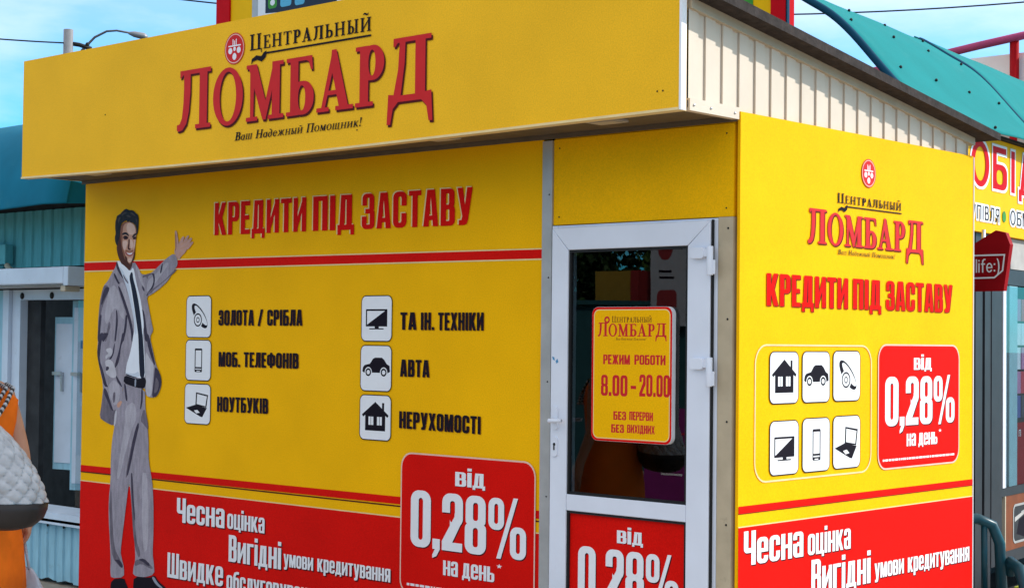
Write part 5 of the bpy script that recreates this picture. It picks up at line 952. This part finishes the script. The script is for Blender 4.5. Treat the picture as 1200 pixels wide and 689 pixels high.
def wire(a, c, sag, label, r=.018):
    a, c = Vector(a), Vector(c); n = 14
    pts = [a.lerp(c, i/n)-Vector((0, 0, sag*4*(i/n)*(1-i/n))) for i in range(n+1)]
    b = MB(); b.tube(pts, r, WIRE, 6); o = b.build('overhead_wire'); tag(o, label, 'wire', 'overhead wires')
wire((-29.04, 15.15, 8.42), (-33.6, 6.9, 9.2), .25, 'thin overhead wire running left from the grey utility pole')
wire((-28.8, 15.68, 8.33), (-22.0, 21.5, 8.6), .3, 'thin overhead wire running right from the utility pole behind the billboard')
wire((-12.9, 18.0, 7.50), (-6.0, 22.4, 7.86), .14, 'thin overhead wire crossing the sky above the teal awning', .014)
wire((-20.0, 11.1, 7.66), (-18.3, 13.1, 7.50), .02, 'short dark wire at the top left of the billboard', .014)

# ------------------------------------------------------------------ the woman in orange
wm = thing('person', 'woman in sleeveless orange dress seen from behind at the left edge carrying a quilted bag', 'person', (-2.485, -2.255, 0.0))
PZ = 0.0
WX, WY = -2.485, -2.255
def sk_body():
    """one continuous skinned figure facing -X; right side is +Y"""
    V = {'pel': (0, 0, .92, .13), 'wai': (0, 0, 1.08, .115), 'che': (.01, 0, 1.26, .135), 'upc': (.02, 0, 1.40, .11), 'nek': (0, 0, 1.50, .052), 'hb': (-.02, 0, 1.56, .07), 'hm': (-.035, 0, 1.64, .098), 'ht': (-.03, 0, 1.72, .075)}
    E = [('pel', 'wai'), ('wai', 'che'), ('che', 'upc'), ('upc', 'nek'), ('nek', 'hb'), ('hb', 'hm'), ('hm', 'ht')]
    for sgn, n in ((1, 'r'), (-1, 'l')):
        V['sh'+n] = (.01, .165*sgn, 1.405, .058); V['el'+n] = (.05, .235*sgn, 1.13, .042); V['wr'+n] = (-.02, .285*sgn, .90, .03); V['pa'+n] = (-.03, .30*sgn, .84, .036)
        E += [('upc', 'sh'+n), ('sh'+n, 'el'+n), ('el'+n, 'wr'+n), ('wr'+n, 'pa'+n)]
        for k, (dx, dy, l) in enumerate(((-.035, .01, .068), (-.012, .014, .08), (.012, .012, .078), (.034, .006, .062))):
            a = 'f%d%s' % (k, n); V[a] = (-.03+dx, (.30+dy)*sgn, .79, .0105); V[a+'b'] = (-.043+dx, (.293+dy)*sgn, .79-l*.5, .0095); V[a+'c'] = (-.06+dx, (.28+dy)*sgn, .79-l*.85, .008)
            E += [('pa'+n, a), (a, a+'b'), (a+'b', a+'c')]
        t = 'th'+n; V[t] = (-.07, .29*sgn, .825, .012); V[t+'b'] = (-.09, .28*sgn, .785, .010); E += [('pa'+n, t), (t, t+'b')]
        st_ = .10*sgn
        V['hi'+n] = (0, .085*sgn, .86, .10); V['kn'+n] = (-.02+st_*.5, .085*sgn, .49, .062); V['ca'+n] = (.02+st_*.9, .085*sgn, .34, .055); V['an'+n] = (.03+st_*1.2, .085*sgn, .09, .036); V['to'+n] = (-.12+st_*1.2, .09*sgn, .035, .03)
        E += [('pel', 'hi'+n), ('hi'+n, 'kn'+n), ('kn'+n, 'ca'+n), ('ca'+n, 'an'+n), ('an'+n, 'to'+n)]
    names = list(V); me = bpy.data.meshes.new('body')
    me.from_pydata([Vector(V[n][:3]) for n in names], [(names.index(a), names.index(c)) for a, c in E], [])
    o = link('body', me, wm); o.location = (0, 0, .02)
    s = o.modifiers.new('skin', 'SKIN'); sv = me.skin_vertices[0].data
    for i, n in enumerate(names): sv[i].radius = (V[n][3], V[n][3]); sv[i].use_root = (n == 'pel')
    s.use_smooth_shade = True
    u = o.modifiers.new('sub', 'SUBSURF'); u.levels = 2; u.render_levels = 2
    me.materials.append(SKINM); return o
sk_body()
def ring(cx, cy, z, rx, ry, n=28, ph=0, amp=0, k=6, tilt=0):
    return [(WX+cx+(rx+amp*math.sin(k*2*math.pi*i/n+ph))*math.cos(2*math.pi*i/n), WY+cy+(ry+amp*math.sin(k*2*math.pi*i/n+ph))*math.sin(2*math.pi*i/n), PZ+z+tilt*math.cos(2*math.pi*i/n)) for i in range(n)]
b = MB()
b.loft([ring(.0, 0, .60, .205, .255, amp=.014, ph=1, tilt=-.04), ring(.0, 0, .68, .20, .25, amp=.012, ph=1), ring(.01, 0, .80, .188, .238, amp=.007, ph=.6), ring(.01, 0, .95, .172, .215), ring(0, 0, 1.08, .142, .175, amp=.003), ring(0, 0, 1.2, .15, .185), ring(.01, 0, 1.32, .165, .205), ring(.02, 0, 1.41, .135, .215), ring(.015, 0, 1.465, .085, .16), ring(.01, 0, 1.50, .068, .085)], ORANGE, caps=False)
dro = b.build('dress', wm); sd = dro.modifiers.new('solidify', 'SOLIDIFY'); sd.thickness = .012
b = MB(); b.ball((WX-.01, WY, PZ+1.665), .118, .105, .135, HAIRM, 20, 14); b.loft([ring(.03, 0, 1.42, .05, .09, 16), ring(.05, 0, 1.5, .075, .105, 16), ring(.045, 0, 1.6, .08, .108, 16), ring(.03, 0, 1.68, .09, .105, 16)], HAIRM); b.build('hair', wm)
b = MB()
for s in (1, -1):
    b.ball((WX-.118, WY+.034*s, PZ+1.655), .012, .016, .010, WHT, 10, 8); b.ball((WX-.128, WY+.034*s, PZ+1.655), .006, .008, .008, BLK, 8, 6)
b.tube([(WX-.125, WY, PZ+1.66), (WX-.147, WY, PZ+1.622), (WX-.125, WY, PZ+1.612)], [.008, .014, .008], SKINM, 8)
b.tube([(WX-.125, WY-.025, PZ+1.585), (WX-.132, WY, PZ+1.582), (WX-.125, WY+.025, PZ+1.585)], [.003, .007, .003], mat('lips', (.4, .1, .09), .4), 8); b.build('face', wm)
for s in (1, -1):
    b = MB(); st_ = .10*s*1.2; b.tube([(WX+.06+st_, WY+.085*s, PZ+.045), (WX-.03+st_, WY+.087*s, PZ+.04), (WX-.16+st_, WY+.09*s, PZ+.03)], [.045, .045, .025], BAGD, 10); b.tube([(WX+.06+st_, WY+.085*s, PZ+.05), (WX+.065+st_, WY+.085*s, PZ)], [.02, .014], BAGD, 8); b.build('shoe', wm)

# quilted shoulder bag hanging at her right side
BX, BY = -2.145, -2.35
bag = thing('shoulder_bag', 'silver quilted shoulder bag with dark base on chain straps', 'bag', (BX, BY, .95))
def BR(x, y): return (BX+x*.82-y*.57, BY+x*.57+y*.82)
def bagring(z, rx, ry, n=40, cx=0, cy=0): return [(*BR(rx*(abs(math.cos(2*math.pi*i/n))**.75)*math.copysign(1, math.cos(2*math.pi*i/n)), ry*(abs(math.sin(2*math.pi*i/n))**.75)*math.copysign(1, math.sin(2*math.pi*i/n))), z) for i in range(n)]
rings = []; NZ = 84; z0, z1 = 1.0, 1.345; n = 168
for k in range(NZ+1):
    t = k/NZ; rx = .04+.195*(1-t**1.7)**.8; ry = .03+.08*(1-t**1.4); rg = []
    for i in range(n):
        a = 2*math.pi*i/n; c_, s_ = math.cos(a), math.sin(a)
        ex = .85; x = rx*math.copysign(abs(c_)**ex, c_); y = ry*math.copysign(abs(s_)**ex, s_)
        p = a*14/(2*math.pi)+t*5.0; q = a*14/(2*math.pi)-t*5.0
        hgt = (abs(math.sin(math.pi*p))*abs(math.sin(math.pi*q)))**.4
        k2 = 1+.085*hgt; rg.append((*BR(-.05*t+x*k2, y*(1+.13*hgt)), z0+(z1-z0)*t))
    rings.append(rg)
b = MB(); b.loft(rings, QUILT); b.build('quilted_body', bag)
b = MB(); b.loft([bagring(.885, .13, .055), bagring(.90, .19, .09), bagring(.935, .232, .115), bagring(.97, .246, .125), bagring(.999, .249, .126)], BAGD); b.build('base', bag)
def chain(pts, name):
    b = MB(); n = 46; P = [Vector(p) for p in pts]
    for i in range(n):
        t = i/(n-1)*(len(P)-1); k = min(int(t), len(P)-2); p = P[k].lerp(P[k+1], t-k)
        b.ball(p, .011, .009, .011, QUILT if i % 2 else BAGD, 8, 6)
    b.build(name, bag)
for dx, dy in ((.0, .0), (-.02, -.035)):
    chain([(BX-.02+dx, BY+.03+dy, 1.33), (WX+.20+dx, WY+.06+dy, 1.40), (WX+.13, WY+.135+dy, 1.462), (WX+.05, WY+.15+dy, 1.478), (WX-.06, WY+.15+dy, 1.45), (WX-.125, WY+.145+dy, 1.36), (WX-.10, WY+.20+dy, 1.30)], 'chain_strap')
# plastic carrier bag held in the right hand
pb = thing('plastic_bag', 'crumpled grey plastic carrier bag in the woman right hand', 'bag', (-2.51, -1.94, .4))
b = MB(); rp_ = random.Random(9); rings = []
for t, rx, ry in ((0, .17, .05), (.12, .19, .085), (.4, .185, .08), (.7, .15, .05), (.88, .10, .022), (1, .055, .012)):
    rings.append([(-2.51+(rx+rp_.uniform(-.012, .012))*math.cos(2*math.pi*i/22), -1.945+(ry+rp_.uniform(-.01, .01))*math.sin(2*math.pi*i/22), .34+.31*t+rp_.uniform(-.008, .008)) for i in range(22)])
b.loft(rings, PLASTIC); b.build('sack', pb)
b = MB(); b.tube([(-2.54, -1.945, .64), (-2.52, -1.95, .78), (-2.48, -1.945, .64)], .007, PLASTIC, 6); b.build('handles', pb)

# ------------------------------------------------------------------ across the street (seen in the door glass)
def tree(loc, h, r, label, seed):
    t = thing('tree', label, 'tree', loc, 'trees across the street'); rn = random.Random(seed)
    x, y, z = loc; b = MB(); b.tube([(x, y, z), (x+.1, y, z+h*.3), (x, y+.1, z+h*.6), (x, y, z+h*.9)], [.22, .17, .11, .03], BARK, 10)
    for k in range(7):
        a = rn.uniform(0, 6.28); z0 = z+h*rn.uniform(.3, .6); b.tube([(x, y, z0), (x+r*.5*math.cos(a), y+r*.5*math.sin(a), z0+h*.16), (x+r*.8*math.cos(a), y+r*.8*math.sin(a), z0+h*.25)], [.08, .05, .02], BARK, 6)
    b.build('trunk', t)
    b = MB(); cl_ = [(rn.uniform(-.75, .75)*r, rn.uniform(-.75, .75)*r, z+h*rn.uniform(.22, .95), rn.uniform(.4, .75)) for _ in range(26)]
    for cx, cy, cz, cr_ in cl_:
        m = LEAFA if rn.random() < .6 else LEAFB; vs = []; fs = []
        for _ in range(230):
            d = Vector((rn.gauss(0, 1), rn.gauss(0, 1), rn.gauss(0, .8))).normalized()*cr_*r*.45*rn.uniform(.3, 1)
            p = Vector((x+cx, y+cy, cz))+d; u = Vector((rn.gauss(0, 1), rn.gauss(0, 1), rn.gauss(0, 1))).normalized(); v = u.cross(Vector((rn.gauss(0, 1), rn.gauss(0, 1), rn.gauss(0, 1)))).normalized()
            s = rn.uniform(.07, .13); k = len(vs); vs += [p-u*s, p+v*s*.55, p+u*s, p-v*s*.55]; fs.append((k, k+1, k+2, k+3))
        b.add(vs, fs, m)
    b.build('crown', t, fixn=False)
for i, (x, y, h, r) in enumerate(((-15.5, -15.5, 6.8, 2.6), (-12.3, -16.2, 7.6, 2.8), (-9.2, -16.0, 7.0, 2.6), (-18.6, -15.0, 6.5, 2.6))):
    tree((x, y, GZ), h, r, ['dense dark tree across the street behind the teal counter', 'tallest leafy tree across the street', 'leafy tree across the street nearest the white banner', 'outermost dark tree across the street'][i], 20+i)
oc = thing('market_counter', 'dark teal covered market counter across the street mirrored in the door', 'stall', (-11, -12.5, GZ))
b = MB(); b.box(-14, -8.6, -13.2, -12.1, GZ, 2.20, mat('dark_teal_tarp', (.02, .075, .085), .6)); b.build('tarp', oc)
b = MB(); b.box(-14.1, -8.5, -13.3, -12.0, 2.2, 2.26, mat('dark_teal_tarp', (.02, .075, .085), .6)); b.build('top', oc)
ys_ = thing('box_sign', 'yellow box sign with red end standing on the teal counter', 'sign', (-10.3, -12.4, 2.26))
b = MB(); b.box(-10.75, -10.12, -12.6, -12.2, 2.26, 2.68, mat('dull_yellow_board', (.26, .16, .02), .5)); b.build('panel', ys_)
b = MB(); b.box(-10.118, -9.99, -12.6, -12.2, 2.26, 2.68, mat('dull_red_board', (.22, .02, .02), .6)); b.build('end_panel', ys_)
bn = thing('white_banner', 'white banner with two red blots beside the market counter', 'banner', (-9.2, -11.9, GZ))
b = MB(); b.box(-9.55, -8.95, -11.95, -11.9, 1.9, 3.2, mat('greyed_banner', (.34, .35, .38), .6))
paint(b, [(mat('faded_red', (.25, .03, .035), .6), [(1, EL(-9.3, 2.95, .12, .16)), (1, RR(-9.45, 2.05, -9.1, 2.4, .08))]), (BLK, [(1, R(-9.4, 2.55, -9.15, 2.58)), (1, R(-9.4, 2.63, -9.2, 2.66))])], lambda u, z: (u, -11.898, z)); b.build('cloth', bn, fixn=False)
b = MB(); b.tube([(-9.25, -11.97, GZ), (-9.25, -11.97, 3.2)], .03, POLEM, 8); b.build('pole', bn)
ab = thing('sandwich_board', 'purple sandwich board with two rings and two white lines', 'sign', (-3.95, -5.0, GZ))
b = MB(); b.add([(-4.22, -4.95, 1.15), (-3.70, -4.95, 1.15), (-3.70, -4.75, GZ), (-4.22, -4.75, GZ), (-4.22, -4.97, 1.15), (-3.70, -4.97, 1.15), (-3.70, -4.77, GZ), (-4.22, -4.77, GZ)], [(0, 3, 2, 1), (4, 5, 6, 7), (0, 1, 5, 4), (1, 2, 6, 5), (2, 3, 7, 6), (3, 0, 4, 7)], PURP)
af = lambda u, z: (u, -4.95+(1.15-z)/1.3*.2+.003, z)
paint(b, [(WHT, [(1, R(-4.05, .66, -3.85, .675)), (1, R(-4.05, .61, -3.83, .625))]), (LRED, [(1, EL(-3.86, .9, .06, .06)), (-1, EL(-3.86, .9, .045, .045))]), (GREYTRIM, [(1, EL(-4.02, .88, .06, .06)), (-1, EL(-4.02, .88, .05, .05))])], af); b.build('front_board', ab, fixn=False)
b = MB(); b.add([(-4.22, -4.98, 1.15), (-3.70, -4.98, 1.15), (-3.70, -5.25, GZ), (-4.22, -5.25, GZ), (-4.22, -5.0, 1.15), (-3.70, -5.0, 1.15), (-3.70, -5.27, GZ), (-4.22, -5.27, GZ)], [(0, 3, 2, 1), (4, 5, 6, 7), (0, 1, 5, 4), (1, 2, 6, 5), (2, 3, 7, 6), (3, 0, 4, 7)], PURP); b.build('rear_board', ab)
